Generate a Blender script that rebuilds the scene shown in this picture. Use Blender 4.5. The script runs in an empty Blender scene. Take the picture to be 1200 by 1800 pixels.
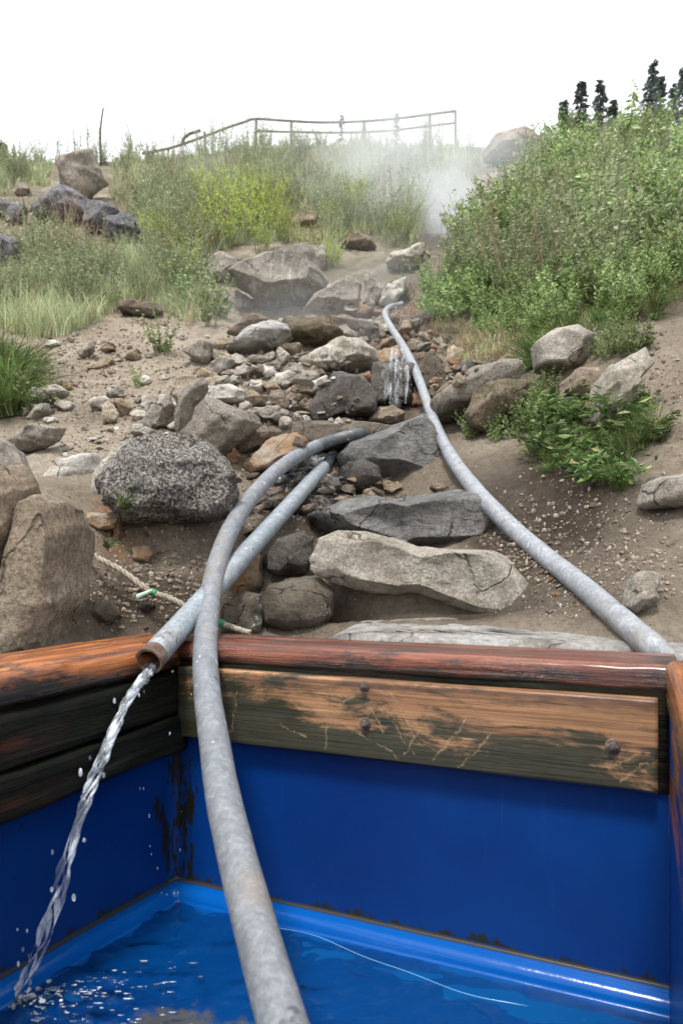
import bpy, math, random
import numpy as np
from mathutils import Vector, Matrix
random.seed(7); RNG = np.random.default_rng(11)
R = math.radians
S = bpy.context.scene
COL = S.collection
CZ = 1.6                                  # eye height of the photographer
# ------------------------------------------------------------------ camera
cam_d = bpy.data.cameras.new('camera'); cam = bpy.data.objects.new('camera', cam_d); COL.objects.link(cam)
cam.location = (0, 0, CZ); cam.rotation_euler = (R(90), 0, 0)
cam_d.sensor_fit = 'VERTICAL'; cam_d.sensor_height = 36; cam_d.lens = 24
cam_d.shift_y = 100/1800
cam_d.clip_start = 0.02; cam_d.clip_end = 2000
cam_d.dof.use_dof = True; cam_d.dof.focus_distance = 2.0; cam_d.dof.aperture_fstop = 5.6
S.camera = cam
# ------------------------------------------------------------------ world (bright overcast) and sun
SUN_EL, SUN_ROT = R(62), R(200)
w = bpy.data.worlds.new('World'); S.world = w; w.use_nodes = True
nt = w.node_tree; nt.nodes.clear()
sky = nt.nodes.new('ShaderNodeTexSky'); sky.sky_type = 'NISHITA'; sky.sun_disc = False
sky.sun_elevation = SUN_EL; sky.sun_rotation = SUN_ROT; sky.dust_density = 4; sky.air_density = 1
hs = nt.nodes.new('ShaderNodeHueSaturation'); hs.inputs['Saturation'].default_value = .25
mxw = nt.nodes.new('ShaderNodeMixRGB'); mxw.inputs[0].default_value = .75
mxw.inputs[2].default_value = (11.0, 11.3, 11.8, 1)       # the cloud layer
bgn = nt.nodes.new('ShaderNodeBackground'); bgn.inputs[1].default_value = .115
wo = nt.nodes.new('ShaderNodeOutputWorld')
nt.links.new(sky.outputs[0], hs.inputs['Color']); nt.links.new(hs.outputs[0], mxw.inputs[1])
nt.links.new(mxw.outputs[0], bgn.inputs[0]); nt.links.new(bgn.outputs[0], wo.inputs[0])
sd = bpy.data.lights.new('sun', 'SUN'); sun = bpy.data.objects.new('sun', sd); COL.objects.link(sun)
sd.energy = 2.8; sd.angle = R(11); sd.color = (1, .96, .9)
sun.rotation_euler = (R(90)-SUN_EL, 0, R(180)-SUN_ROT)
S.view_settings.view_transform = 'Standard'; S.view_settings.look = 'None'
S.view_settings.exposure = .68; S.view_settings.gamma = 1
S.cycles.max_bounces = 8; S.cycles.transparent_max_bounces = 16; S.cycles.volume_bounces = 3
S.cycles.volume_step_rate = 2.0

# ------------------------------------------------------------------ helpers
def at(px, py, Y):
    return Vector(((px-600)/1200*Y, Y, (1000-py)/1200*Y + CZ))
def tag(o, label=None, cat=None, group=None, kind=None):
    if label: o['label'] = label
    if cat: o['category'] = cat
    if group: o['group'] = group
    if kind: o['kind'] = kind
    return o
def empty(name, loc=(0, 0, 0), rz=0):
    o = bpy.data.objects.new(name, None); COL.objects.link(o); o.location = loc; o.rotation_euler.z = rz
    o.empty_display_size = .05
    return o
def mesh(name, V, F, mat=None, parent=None, smooth=True, loc=(0, 0, 0), rot=None):
    """V (n,3) array, F (m,k) int array or list of such arrays / lists"""
    me = bpy.data.meshes.new(name)
    V = np.asarray(V, dtype=np.float32)
    if isinstance(F, np.ndarray): Fs = [F]
    elif len(F) and isinstance(F[0], np.ndarray) and F[0].ndim == 2: Fs = F
    else: Fs = None
    if Fs is not None:
        Fs = [f for f in Fs if len(f)]
        me.vertices.add(len(V)); me.vertices.foreach_set('co', V.ravel())
        idx = np.concatenate([f.ravel() for f in Fs]).astype(np.int32)
        tot = np.concatenate([np.full(len(f), f.shape[1]) for f in Fs]).astype(np.int32)
        st = np.concatenate([[0], np.cumsum(tot)[:-1]]).astype(np.int32)
        me.loops.add(len(idx)); me.loops.foreach_set('vertex_index', idx)
        me.polygons.add(len(tot)); me.polygons.foreach_set('loop_start', st)
        try: me.polygons.foreach_set('loop_total', tot)
        except Exception: pass
    else:
        me.from_pydata([tuple(v) for v in V], [], [tuple(f) for f in F])
    me.update(calc_edges=True)
    me.polygons.foreach_set('use_smooth', np.full(len(me.polygons), smooth))
    if mat: me.materials.append(mat)
    o = bpy.data.objects.new(name, me); COL.objects.link(o); o.location = loc
    if rot: o.rotation_euler = rot
    if parent: o.parent = parent
    return o
def copy_tree(o, parent=None):
    c = o.copy(); COL.objects.link(c); c.parent = parent
    for ch in o.children: copy_tree(ch, c)
    return c
# ---- noise
def _h(ix, iy, iz, s):
    n = (ix.astype(np.int64)*374761393 + iy.astype(np.int64)*668265263 + iz.astype(np.int64)*2147483647 + s*974711) & 0xffffffff
    n = ((n ^ (n >> 13))*1274126177) & 0xffffffff
    n = (n ^ (n >> 16)) & 0xffffffff
    n = (n*2654435761) & 0xffffffff
    return (n >> 8).astype(np.float64)/8388608.0 - 1.0
def vnoise(P, s=0):
    f = np.floor(P); i = f.astype(np.int64); t = P-f; t = t*t*t*(t*(t*6-15)+10)
    x, y, z = i[..., 0], i[..., 1], i[..., 2]; tx, ty, tz = t[..., 0], t[..., 1], t[..., 2]
    def L(a, b, k): return a+(b-a)*k
    c = [[[_h(x+a, y+b, z+d, s) for d in (0, 1)] for b in (0, 1)] for a in (0, 1)]
    return L(L(L(c[0][0][0], c[1][0][0], tx), L(c[0][1][0], c[1][1][0], tx), ty),
             L(L(c[0][0][1], c[1][0][1], tx), L(c[0][1][1], c[1][1][1], tx), ty), tz)
def fbm(P, o=4, s=0, lac=2.03, g=.5):
    a, r, tot = 1.0, 0, 0
    for k in range(o):
        r = r + a*vnoise(P + 13.7*k, s+k); tot += a; P = P*lac; a *= g
    return r/tot
def ridged(P, o=4, s=0):
    a, r, tot = 1.0, 0, 0
    for k in range(o):
        r = r + a*(1-2*np.abs(vnoise(P+7.1*k, s+k))); tot += a; P = P*2.1; a *= .5
    return r/tot
# ------------------------------------------------------------------ materials
def newmat(name):
    m = bpy.data.materials.new(name); m.use_nodes = True
    return m, m.node_tree, m.node_tree.nodes['Principled BSDF']
class N:
    def __init__(s, nt): s.nt = nt
    def n(s, t, **kw):
        x = s.nt.nodes.new('ShaderNode'+t)
        for k, v in kw.items(): setattr(x, k, v)
        return x
    def link(s, a, b): s.nt.links.new(a, b)
    def coord(s, kind='Object', scale=(1, 1, 1), loc=(0, 0, 0), rot=(0, 0, 0)):
        t = s.n('TexCoord'); m = s.n('Mapping'); m.inputs['Scale'].default_value = scale
        m.inputs['Location'].default_value = loc; m.inputs['Rotation'].default_value = rot
        s.link(t.outputs[kind], m.inputs[0]); return m.outputs[0]
    def noise(s, vec, scale, detail=6, rough=.6, dist=0):
        x = s.n('TexNoise'); x.inputs['Scale'].default_value = scale; x.inputs['Detail'].default_value = detail
        x.inputs['Roughness'].default_value = rough; x.inputs['Distortion'].default_value = dist
        s.link(vec, x.inputs['Vector']); return x.outputs['Fac']
    def voro(s, vec, scale, feature='F1', rnd=1):
        x = s.n('TexVoronoi'); x.feature = feature; x.inputs['Scale'].default_value = scale
        x.inputs['Randomness'].default_value = rnd
        s.link(vec, x.inputs['Vector']); return x.outputs['Distance']
    def ramp(s, fac, stops, interp='LINEAR'):
        x = s.n('ValToRGB'); cr = x.color_ramp; cr.interpolation = interp
        while len(cr.elements) < len(stops): cr.elements.new(.5)
        for e, (p, c) in zip(cr.elements, stops):
            e.position = p
            if not isinstance(c, (tuple, list)): c = (c, c, c)
            e.color = (*c[:3], 1)
        s.link(fac, x.inputs[0]); return x.outputs[0]
    def mix(s, fac, a, b, mode='MIX'):
        x = s.n('MixRGB', blend_type=mode)
        for i, v in ((0, fac), (1, a), (2, b)):
            if hasattr(v, 'links'): s.link(v, x.inputs[i])
            elif isinstance(v, (tuple, list)): x.inputs[i].default_value = (*v[:3], 1)
            elif i == 0: x.inputs[0].default_value = v
            else: x.inputs[i].default_value = (v, v, v, 1)
        return x.outputs[0]
    def math(s, op, a, b=None, c=None, clamp=False):
        x = s.n('Math', operation=op, use_clamp=clamp)
        for i, v in enumerate((a, b, c)):
            if v is None: continue
            if hasattr(v, 'links'): s.link(v, x.inputs[i])
            else: x.inputs[i].default_value = v
        return x.outputs[0]
    def mapr(s, v, a, b, c=0, d=1, smooth=True):
        x = s.n('MapRange'); x.interpolation_type = 'SMOOTHSTEP' if smooth else 'LINEAR'
        s.link(v, x.inputs[0])
        for i, q in enumerate((a, b, c, d)): x.inputs[i+1].default_value = q
        return x.outputs[0]
    def bump(s, h, strength=.5, dist=.01, normal=None):
        x = s.n('Bump'); x.inputs['Strength'].default_value = strength; x.inputs['Distance'].default_value = dist
        s.link(h, x.inputs['Height'])
        if normal: s.link(normal, x.inputs['Normal'])
        return x.outputs[0]
    def attr(s, name):
        x = s.n('Attribute'); x.attribute_name = name; return x.outputs['Fac']
    def sep(s, vec):
        x = s.n('SeparateXYZ'); s.link(vec, x.inputs[0]); return x.outputs
def rock_mat(name, c1, c2, c3, speck=None, specks=90, speck_amt=.5, rough=.85, bump=.6, big=4, streak=None, wet=0, dirt=.0, layers=None):
    m, nt, p = newmat(name); n = N(nt)
    v = n.coord('Object')
    oi = n.n('ObjectInfo'); add = n.n('VectorMath', operation='ADD'); n.link(v, add.inputs[0])
    mul = n.n('VectorMath', operation='SCALE'); n.link(oi.outputs['Location'], mul.inputs[0]); mul.inputs['Scale'].default_value = 3.1
    n.link(mul.outputs[0], add.inputs[1]); v = add.outputs[0]
    a = n.noise(v, big, 9, .65, .4); col = n.ramp(a, [(.3, c1), (.5, c2), (.68, c3)])
    b = n.noise(v, big*7, 10, .8); col = n.mix(.8, col, n.ramp(b, [(.3, .35), (.5, .95), (.72, 1.5)]), 'MULTIPLY')
    if speck is not None:
        s1 = n.voro(v, specks); s2 = n.noise(v, specks*1.5, 5, .85)
        k = n.math('MULTIPLY', n.mapr(s2, .48, .56), speck_amt); col = n.mix(k, col, speck)
    if streak is not None:
        vv = n.coord('Object', (14, 5, 2.2)); s3 = n.noise(vv, 1.3, 6, .7, .5)
        col = n.mix(n.math('MULTIPLY', n.mapr(s3, .56, .66), .75), col, streak)
    if dirt:
        d = n.noise(v, 9, 6, .7); col = n.mix(n.math('MULTIPLY', n.mapr(d, .5, .62), dirt), col, (.16, .115, .075))
    # dark pits and cracks
    cr = n.noise(v, 26, 10, .8); col = n.mix(n.math('MULTIPLY', n.mapr(cr, .42, .34), .75), col, n.mix(1, col, .25, 'MULTIPLY'))
    wn = n.n('TexNoise'); wn.inputs['Scale'].default_value = big*1.5; wn.inputs['Detail'].default_value = 5; n.link(v, wn.inputs['Vector'])
    wv = n.n('VectorMath', operation='MULTIPLY_ADD'); n.link(wn.outputs['Color'], wv.inputs[0]); wv.inputs[1].default_value = (.16, .16, .16); n.link(v, wv.inputs[2])
    ve = n.voro(wv.outputs[0], big*1.1, 'DISTANCE_TO_EDGE'); crk = n.math('MULTIPLY', n.mapr(ve, .018, .002), n.mapr(n.noise(v, big*1.7, 4), .46, .6))
    col = n.mix(n.math('MULTIPLY', crk, .8), col, n.mix(1, col, .18, 'MULTIPLY'))
    rv = n.n('HueSaturation'); n.link(col, rv.inputs['Color']); n.link(n.mapr(oi.outputs['Random'], 0, 1, .82, 1.18, False), rv.inputs['Value'])
    n.link(rv.outputs[0], p.inputs['Base Color'])
    h = n.math('ADD', n.math('MULTIPLY', n.noise(v, 22, 12, .75), 1.0), n.math('MULTIPLY', n.noise(v, 110, 6, .8), .35))
    h = n.math('SUBTRACT', h, n.math('MULTIPLY', crk, .8))
    if layers:
        vv = n.coord('Object', layers[0], rot=layers[1]); h = n.math('ADD', h, n.math('MULTIPLY', n.noise(vv, 1, 7, .6, .6), 1.2))
    n.link(n.bump(h, bump, .045), p.inputs['Normal'])
    if wet:
        rr = n.mapr(n.noise(v, 6, 6, .6), .35, .6, rough-.25, rough+.1)
        n.link(rr, p.inputs['Roughness'])
    else: p.inputs['Roughness'].default_value = rough
    p.inputs['Specular IOR Level'].default_value = .5 if wet else .25
    return m
M = {}
M['tan'] = rock_mat('tan_granite', (.22, .165, .11), (.40, .325, .235), (.53, .455, .35), (.12, .09, .06), 60, .6, dirt=.35, bump=.8, big=3)
M['pale'] = rock_mat('pale_granite', (.28, .25, .20), (.46, .425, .36), (.60, .56, .49), (.13, .11, .09), 80, .55, dirt=.3, bump=.8)
M['grey'] = rock_mat('grey_granite', (.23, .20, .165), (.39, .35, .295), (.52, .475, .41), (.10, .09, .08), 70, .55, dirt=.25, bump=.9)
M['streaked'] = rock_mat('streaked_granite', (.22, .195, .165), (.37, .335, .28), (.50, .455, .39), (.10, .09, .08), 60, .5, streak=(.6, .6, .6), bump=.9)
M['striped'] = rock_mat('banded_gneiss', (.2, .19, .18), (.36, .35, .33), (.5, .49, .47), None, bump=.8, layers=((2, 4, 26), (0, R(28), 0)))
M['brown'] = rock_mat('brown_rock', (.17, .13, .095), (.31, .245, .185), (.43, .36, .29), (.07, .055, .04), 60, .5, dirt=.4, bump=.9)
M['ochre'] = rock_mat('ochre_rock', (.20, .14, .09), (.34, .26, .18), (.44, .37, .30), (.42, .20, .08), 10, .55, rough=.6, bump=.8)
M['rust'] = rock_mat('rusty_rock', (.18, .10, .065), (.30, .18, .11), (.38, .29, .22), None, rough=.55, bump=.8)
M['black'] = rock_mat('speckled_basalt', (.035, .032, .03), (.075, .07, .066), (.16, .15, .14), (.5, .47, .42), 75, .85, bump=1.0, big=5)
M['wetgrey'] = rock_mat('wet_grey_rock', (.15, .145, .14), (.24, .23, .22), (.33, .32, .305), (.06, .06, .06), 30, .45, rough=.38, wet=1, bump=1, layers=((8, 8, 22), (0, R(-15), 0)))
M['wetdark'] = rock_mat('wet_dark_rock', (.022, .019, .016), (.048, .040, .032), (.095, .08, .062), (.20, .18, .15), 60, .35, rough=.35, wet=1, bump=.8)
M['wetbrown'] = rock_mat('wet_brown_rock', (.06, .045, .03), (.125, .10, .07), (.20, .165, .12), (.05, .04, .03), 60, .4, rough=.38, wet=1, bump=.8)
M['white'] = rock_mat('white_rock', (.40, .37, .32), (.56, .53, .48), (.66, .63, .58), (.25, .22, .18), 50, .35, dirt=.35, bump=.7, layers=((3, 3, 16), (0, R(15), 0)))
M['slab'] = rock_mat('washed_white_slab', (.38, .36, .33), (.56, .54, .51), (.72, .70, .67), (.2, .18, .16), 40, .3, dirt=.5, bump=.9, big=6)
M['bluegrey'] = rock_mat('bluish_basalt', (.07, .07, .08), (.15, .15, .17), (.26, .26, .28), (.32, .32, .31), 24, .5, bump=1)
M['mossy'] = rock_mat('mossy_rock', (.10, .075, .05), (.22, .17, .12), (.34, .27, .2), (.05, .06, .02), 12, .6, bump=.9)

# ------------------------------------------------------------------ the tub's plan (metres, camera at 0,0)
B = np.array([.917, -.399]); BN = np.array([-.399, -.917])     # along the back wall to the right; inward (towards camera)
L0 = np.array([-.361, 1.494]); WB = 1.01                       # inner left corner, length of the back wall
LD = np.array([-.371, -.928]); LDL = np.array([-.49, -.872])   # left wood rim direction, left liner direction
R0 = L0 + B*.972
RD = np.array([-.399, -.917])
LEN = 1.95
def tz(z): return z + CZ
# ------------------------------------------------------------------ terrain
CP = """420 1118 1.78;600 1112 1.75;800 1112 1.62;1000 1118 1.5;1190 1122 1.4;1400 1120 1.35
-150 1185 1.35;0 1180 1.4;100 1160 1.55;200 1140 1.75;300 1120 1.78;-500 1150 1.5
300 1040 1.88;230 1000 1.92;170 960 1.95;300 940 2.0;250 905 2.12;380 960 2.05;100 880 2.0;-100 870 2.0
430 1040 1.95;500 1060 1.92;520 1000 2.05;470 950 2.15;450 880 2.4;520 850 2.65;560 790 3.0;620 760 3.3;700 740 3.45;650 720 3.6
600 680 4.0;640 660 4.15;700 625 4.35;690 600 4.6;700 565 5.3;660 520 6.1;680 470 6.9;740 435 7.8;790 380 10;800 330 12
640 960 2.0;750 960 2.05;860 990 1.92;700 890 2.4;640 870 2.55;800 870 2.35;760 810 2.8
950 1020 1.8;1050 1050 1.62;1150 1050 1.5;1180 960 1.65;1100 950 1.8;1000 900 2.1;900 880 2.25;1100 850 2.05;1190 850 1.95
860 800 2.7;950 780 2.65;1050 760 2.5;1190 760 2.2;800 730 3.3;880 700 3.3;960 680 3.1;1050 680 2.8;1190 660 2.5;1300 800 1.9;1400 600 2.2
1100 600 2.95;1000 610 3.3;900 630 3.8;820 620 4.3;800 570 4.8;900 560 4.1;1000 540 3.9;1190 560 3.1;780 500 6;900 470 5.6;1000 470 5.2;1190 470 4.4
850 430 7.2;1000 400 6.8;1190 390 5.9;900 350 9.5;1000 330 9;1190 320 8;1350 450 4;1400 300 7
0 860 2.2;0 780 2.9;100 830 2.5;200 780 2.85;100 740 3.2;0 720 3.4;350 770 2.95;450 770 3.05;300 680 3.7;400 690 3.6;200 690 3.7;500 700 3.7
100 620 4.4;250 590 4.9;330 560 5.4;450 600 4.6;550 580 5.0;420 560 5.3;550 540 5.7;560 640 4.2;-100 650 4;-300 750 3;-300 500 6
0 540 5.4;150 530 5.9;250 520 6.2;0 460 7;150 450 7.5;300 450 7.4;430 500 6.7;580 470 6.9;500 430 8;600 420 8.4;400 400 9;0 400 8.8;150 400 9
0 340 12;200 340 12;400 340 12;600 340 12;700 360 10.5;100 300 16;300 295 18;500 285 20;700 275 20;850 280 15;950 285 13;1100 275 12;1190 265 11
450 262 23.5;600 258 24;750 262 23;300 282 22;150 292 21;0 302 20;-300 310 20;900 255 18;1050 235 16;1190 225 15;1400 200 15"""
cps = np.array([[float(a) for a in q.split()] for ln in CP.split('\n') for q in ln.split(';')])
def uv(u, y): return np.stack([u*2.2, np.log(y)], -1)
cu = (cps[:, 0]-600)/1200; ce = (1000-cps[:, 1])/1200; cy = cps[:, 2]
# beyond the crest: a plateau
extra = []
for u in (-1.2, -.6, -.3, 0, .3, .6, 1.2):
    for y in (34, 50, 80): extra.append((u, (14.2+u*2)/y, y))
for u in (-1.3, -.8, 0, .8, 1.3):
    for y in (.3, .7): extra.append((u, -.25/y if y > .5 else -.8, y))
extra = np.array(extra)
cu = np.concatenate([cu, extra[:, 0]]); ce = np.concatenate([ce, extra[:, 1]]); cy = np.concatenate([cy, extra[:, 2]])
X = uv(cu, cy)
def ker(d2): return np.where(d2 > 1e-12, d2*np.log(np.maximum(d2, 1e-12))*.5, 0)
K = ker(((X[:, None]-X[None])**2).sum(-1)); n_ = len(X)
A = np.zeros((n_+3, n_+3)); A[:n_, :n_] = K + np.eye(n_)*.004; A[:n_, n_] = 1; A[:n_, n_+1:] = X; A[n_, :n_] = 1; A[n_+1:, :n_] = X.T
W = np.linalg.solve(A, np.concatenate([ce, [0, 0, 0]]))
NU, NL = 760, 820
U = np.linspace(-1.35, 1.35, NU); LY = np.linspace(math.log(.35), math.log(85), NL)
GU, GL = np.meshgrid(U, LY, indexing='ij'); GY = np.exp(GL)
E = np.zeros(GU.shape); G2 = np.stack([GU*2.2, GL], -1)
for i in range(0, NU, 40):
    g = G2[i:i+40]; E[i:i+40] = ker(((g[:, :, None]-X)**2).sum(-1)) @ W[:n_] + W[n_] + g @ W[n_+1:]
GX = GU*GY; GZ = E*GY
P3 = np.stack([GX, GY, np.zeros_like(GX)], -1)
PXg, PYg = 600+1200*GU, 1000-1200*E
def sst(a, b, x): t = np.clip((x-a)/(b-a), 0, 1); return t*t*(3-2*t)
near = sst(1.5, 2.2, GY)
amp = .03*np.clip(GY/3, .4, 3)
GZ = GZ + amp*fbm(P3*1.6, 5, 3)*near + .016*fbm(P3*9, 4, 5)*np.clip(GY/3, .6, 2)
clod = ridged(P3*np.array([22., 22, 1]), 3, 9)
bankmask = np.exp(-(((PXg-280)/130)**2+((PYg-1010)/90)**2)) + np.exp(-(((PXg-980)/120)**2+((PYg-930)/80)**2)) + np.exp(-(((PXg-600)/150)**2+((PYg-620)/90)**2))
GZ = GZ + (.007+.016*np.clip(bankmask, 0, 1))*clod*np.clip(GY/2.5, .5, 2)
lump = fbm(P3*np.array([34., 34, 1]), 3, 21); GZ = GZ + .012*np.clip(lump-.05, 0, 1)*near*np.clip(GY/2.5, .5, 2.5)
def bl(cx, cy_, rx, ry): return np.exp(-(((PXg-cx)/rx)**2+((PYg-cy_)/ry)**2))
GZ = GZ - .20*bl(760, 1050, 230, 34)*near + .02*ridged(P3*np.array([9., 9, 1]), 3, 40)*np.clip(bl(480, 650, 140, 110)+bl(700, 600, 90, 90), 0, 1) - .06*bl(300, 960, 110, 38) - .12*bl(690, 835, 90, 25) - .10*bl(700, 925, 150, 30)*near - .30*bl(490, 545, 75, 20) - .12*bl(600, 556, 40, 14) - .05*bl(1010, 930, 60, 25) + .10*bl(500, 600, 60, 25)
# clear the tub's footprint
def inside(x, y, m):
    d1 = (x-L0[0])*BN[0]+(y-L0[1])*BN[1]                      # inward from the back wall
    ln = np.array([-LDL[1], LDL[0]]); d2 = (x-L0[0])*ln[0]+(y-L0[1])*ln[1]
    rn = np.array([RD[1], -RD[0]]); d3 = (x-R0[0])*rn[0]+(y-R0[1])*rn[1]
    return (d1 > -m) & (d2 > -m) & (d3 > -m)
ins = inside(GX, GY, .14)
GZ = np.where(ins, np.minimum(GZ, -1.25), GZ)
GZraw = GZ.copy()
EE = GZ/GY
def terr_z(x, y):
    x = np.asarray(x, float); y = np.asarray(y, float)
    fu = np.clip((x/y-U[0])/(U[1]-U[0]), 0, NU-1.001); fl = np.clip((np.log(y)-LY[0])/(LY[1]-LY[0]), 0, NL-1.001)
    i = fu.astype(int); j = fl.astype(int); a = fu-i; b = fl-j
    return (GZ[i, j]*(1-a)*(1-b)+GZ[i+1, j]*a*(1-b)+GZ[i, j+1]*(1-a)*b+GZ[i+1, j+1]*a*b) + CZ
JM = np.searchsorted(LY, math.log(1.35))
EM = np.maximum.accumulate(np.where(ins, -9, EE)[:, JM:], axis=1)
def hit(px, py):
    """ground point seen through a pixel of the photograph"""
    u = (px-600)/1200; e = (1000-py)/1200
    i = int(np.clip((u-U[0])/(U[1]-U[0]), 0, NU-1)); j = int(np.searchsorted(EM[i], e))
    if j >= EM.shape[1]: return None
    y = math.exp(LY[JM+j]); return Vector((u*y, y, float(terr_z(u*y, y))))
idx = np.arange(NU*NL).reshape(NU, NL)
F = np.stack([idx[:-1, :-1], idx[1:, :-1], idx[1:, 1:], idx[:-1, 1:]], -1).reshape(-1, 4)
ground = mesh('ground', np.stack([GX, GY, GZ+CZ], -1).reshape(-1, 3), F); tag(ground, kind='structure')
def blob(px, py, cx, cy_, rx, ry): return np.exp(-(((px-cx)/rx)**2+((py-cy_)/ry)**2))
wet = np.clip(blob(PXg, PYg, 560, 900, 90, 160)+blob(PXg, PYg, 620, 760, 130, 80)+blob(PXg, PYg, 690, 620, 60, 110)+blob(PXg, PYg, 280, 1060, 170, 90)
      + blob(PXg, PYg, 860, 900, 110, 90)*.8+blob(PXg, PYg, 1000, 900, 90, 70)*.5+blob(PXg, PYg, 780, 400, 60, 70)+blob(PXg, PYg, 900, 980, 70, 60)*.7+blob(PXg, PYg, 740, 1058, 230, 26)+blob(PXg, PYg, 1040, 960, 170, 90)*.55+blob(PXg, PYg, 480, 690, 130, 60)*.4+blob(PXg, PYg, 1100, 535, 130, 40)+blob(PXg, PYg, 890, 615, 60, 35)+blob(PXg, PYg, 1000, 840, 110, 60)*.6, 0, 1)  # slab gap and thicket hollows: cavity shade painted in as wet soil
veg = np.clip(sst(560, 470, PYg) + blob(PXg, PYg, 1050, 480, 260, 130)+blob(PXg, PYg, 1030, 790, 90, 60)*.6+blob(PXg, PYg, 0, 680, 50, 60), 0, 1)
rus = np.clip(blob(PXg, PYg, 200, 930, 50, 50)+blob(PXg, PYg, 480, 830, 60, 40)*.8+blob(PXg, PYg, 660, 570, 50, 40)*.8+blob(PXg, PYg, 560, 740, 60, 20)*.7, 0, 1)
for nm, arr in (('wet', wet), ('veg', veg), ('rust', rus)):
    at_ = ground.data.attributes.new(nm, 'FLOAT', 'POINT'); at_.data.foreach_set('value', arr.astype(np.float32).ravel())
m, nt, p = newmat('dirt'); n = N(nt); v = n.coord('Object')
c = n.ramp(n.noise(v, 2.2, 10, .65), [(.3, (.21, .165, .118)), (.5, (.33, .272, .203)), (.7, (.45, .385, .30))])
c = n.mix(.8, c, n.ramp(n.noise(v, 38, 10, .85), [(.32, .3), (.5, 1.0), (.68, 1.55)]), 'MULTIPLY')
st = n.mapr(n.voro(v, 42), .20, .12); stm = n.math('MULTIPLY', st, n.mapr(n.noise(v, 5, 4, .6), .48, .6)); c = n.mix(stm, c, (.40, .35, .29))
st2 = n.mapr(n.voro(v, 110), .22, .14); c = n.mix(n.math('MULTIPLY', st2, n.mapr(n.noise(v, 9, 3), .45, .6, 0, .8)), c, (.36, .30, .25))
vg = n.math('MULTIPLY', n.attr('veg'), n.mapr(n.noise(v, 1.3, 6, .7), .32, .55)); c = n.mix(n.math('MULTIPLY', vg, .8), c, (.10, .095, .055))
rs = n.math('MULTIPLY', n.attr('rust'), n.mapr(n.noise(v, 12, 6, .7), .42, .58)); c = n.mix(rs, c, (.34, .17, .07))
wet_shade = n.math('MULTIPLY', n.attr('wet'), n.mapr(n.noise(v, 5, 7, .7), .1, .42)); c = n.mix(wet_shade, c, n.mix(1, c, (.27, .24, .22), 'MULTIPLY'))  # darkens damp soil and the cavity shade painted into wet
n.link(c, p.inputs['Base Color']); n.link(n.mapr(wet_shade, 0, 1, .92, .45, False), p.inputs['Roughness']); p.inputs['Specular IOR Level'].default_value = .35
h = n.math('ADD', n.noise(v, 40, 10, .8), n.math('MULTIPLY', n.math('ADD', st, st2), .5))
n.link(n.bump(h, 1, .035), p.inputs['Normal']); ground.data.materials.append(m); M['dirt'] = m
# far ground plain behind everything, to the horizon
far = mesh('plain', [(-180, -60, -2), (180, -60, -2), (180, 180, -2), (-180, 180, -2)], [(0, 1, 2, 3)], m, smooth=False); tag(far, kind='structure')

# ------------------------------------------------------------------ rocks
_ico = {}
def ico(k):
    if k not in _ico:
        import bmesh
        bm = bmesh.new(); bmesh.ops.create_icosphere(bm, subdivisions=k, radius=1)
        V = np.array([v.co[:] for v in bm.verts]); F = np.array([[v.index for v in f.verts] for f in bm.faces]); bm.free(); _ico[k] = (V, F)
    return _ico[k]
def poly_radius(poly, th):
    """distance from origin to a polygon's edge at angles th"""
    P = np.asarray(poly, float); Q = np.roll(P, -1, 0); r = np.zeros(len(th)); d = np.stack([np.cos(th), np.sin(th)], -1)
    for a, b in zip(P, Q):
        e = b-a; den = d[:, 0]*e[1]-d[:, 1]*e[0]
        with np.errstate(divide='ignore', invalid='ignore'):
            t = (a[0]*e[1]-a[1]*e[0])/den; s_ = (a[0]*d[:, 1]-a[1]*d[:, 0])/den
        ok = (np.abs(den) > 1e-12) & (t > 0) & (s_ >= -1e-6) & (s_ <= 1+1e-6); r = np.where(ok & (t > r), t, r)
    return r
def centroid(P):
    P = np.asarray(P, float); Q = np.roll(P, -1, 0); cr = P[:, 0]*Q[:, 1]-Q[:, 0]*P[:, 1]; a = cr.sum()/2
    return ((P+Q)*cr[:, None]).sum(0)/(6*a)
def facet(n3, seed, ncut, lo, hi, bias=None):
    rng = np.random.default_rng(seed); r = np.ones(len(n3))
    for _ in range(ncut):
        d = rng.normal(size=3)
        if bias is not None: d = d*.75+np.array(bias)
        d /= np.linalg.norm(d); c_ = n3@d; k = rng.uniform(lo, hi)
        r = np.minimum(r, np.where(c_ > .05, k/np.maximum(c_, .05), 9))
    return r
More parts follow.
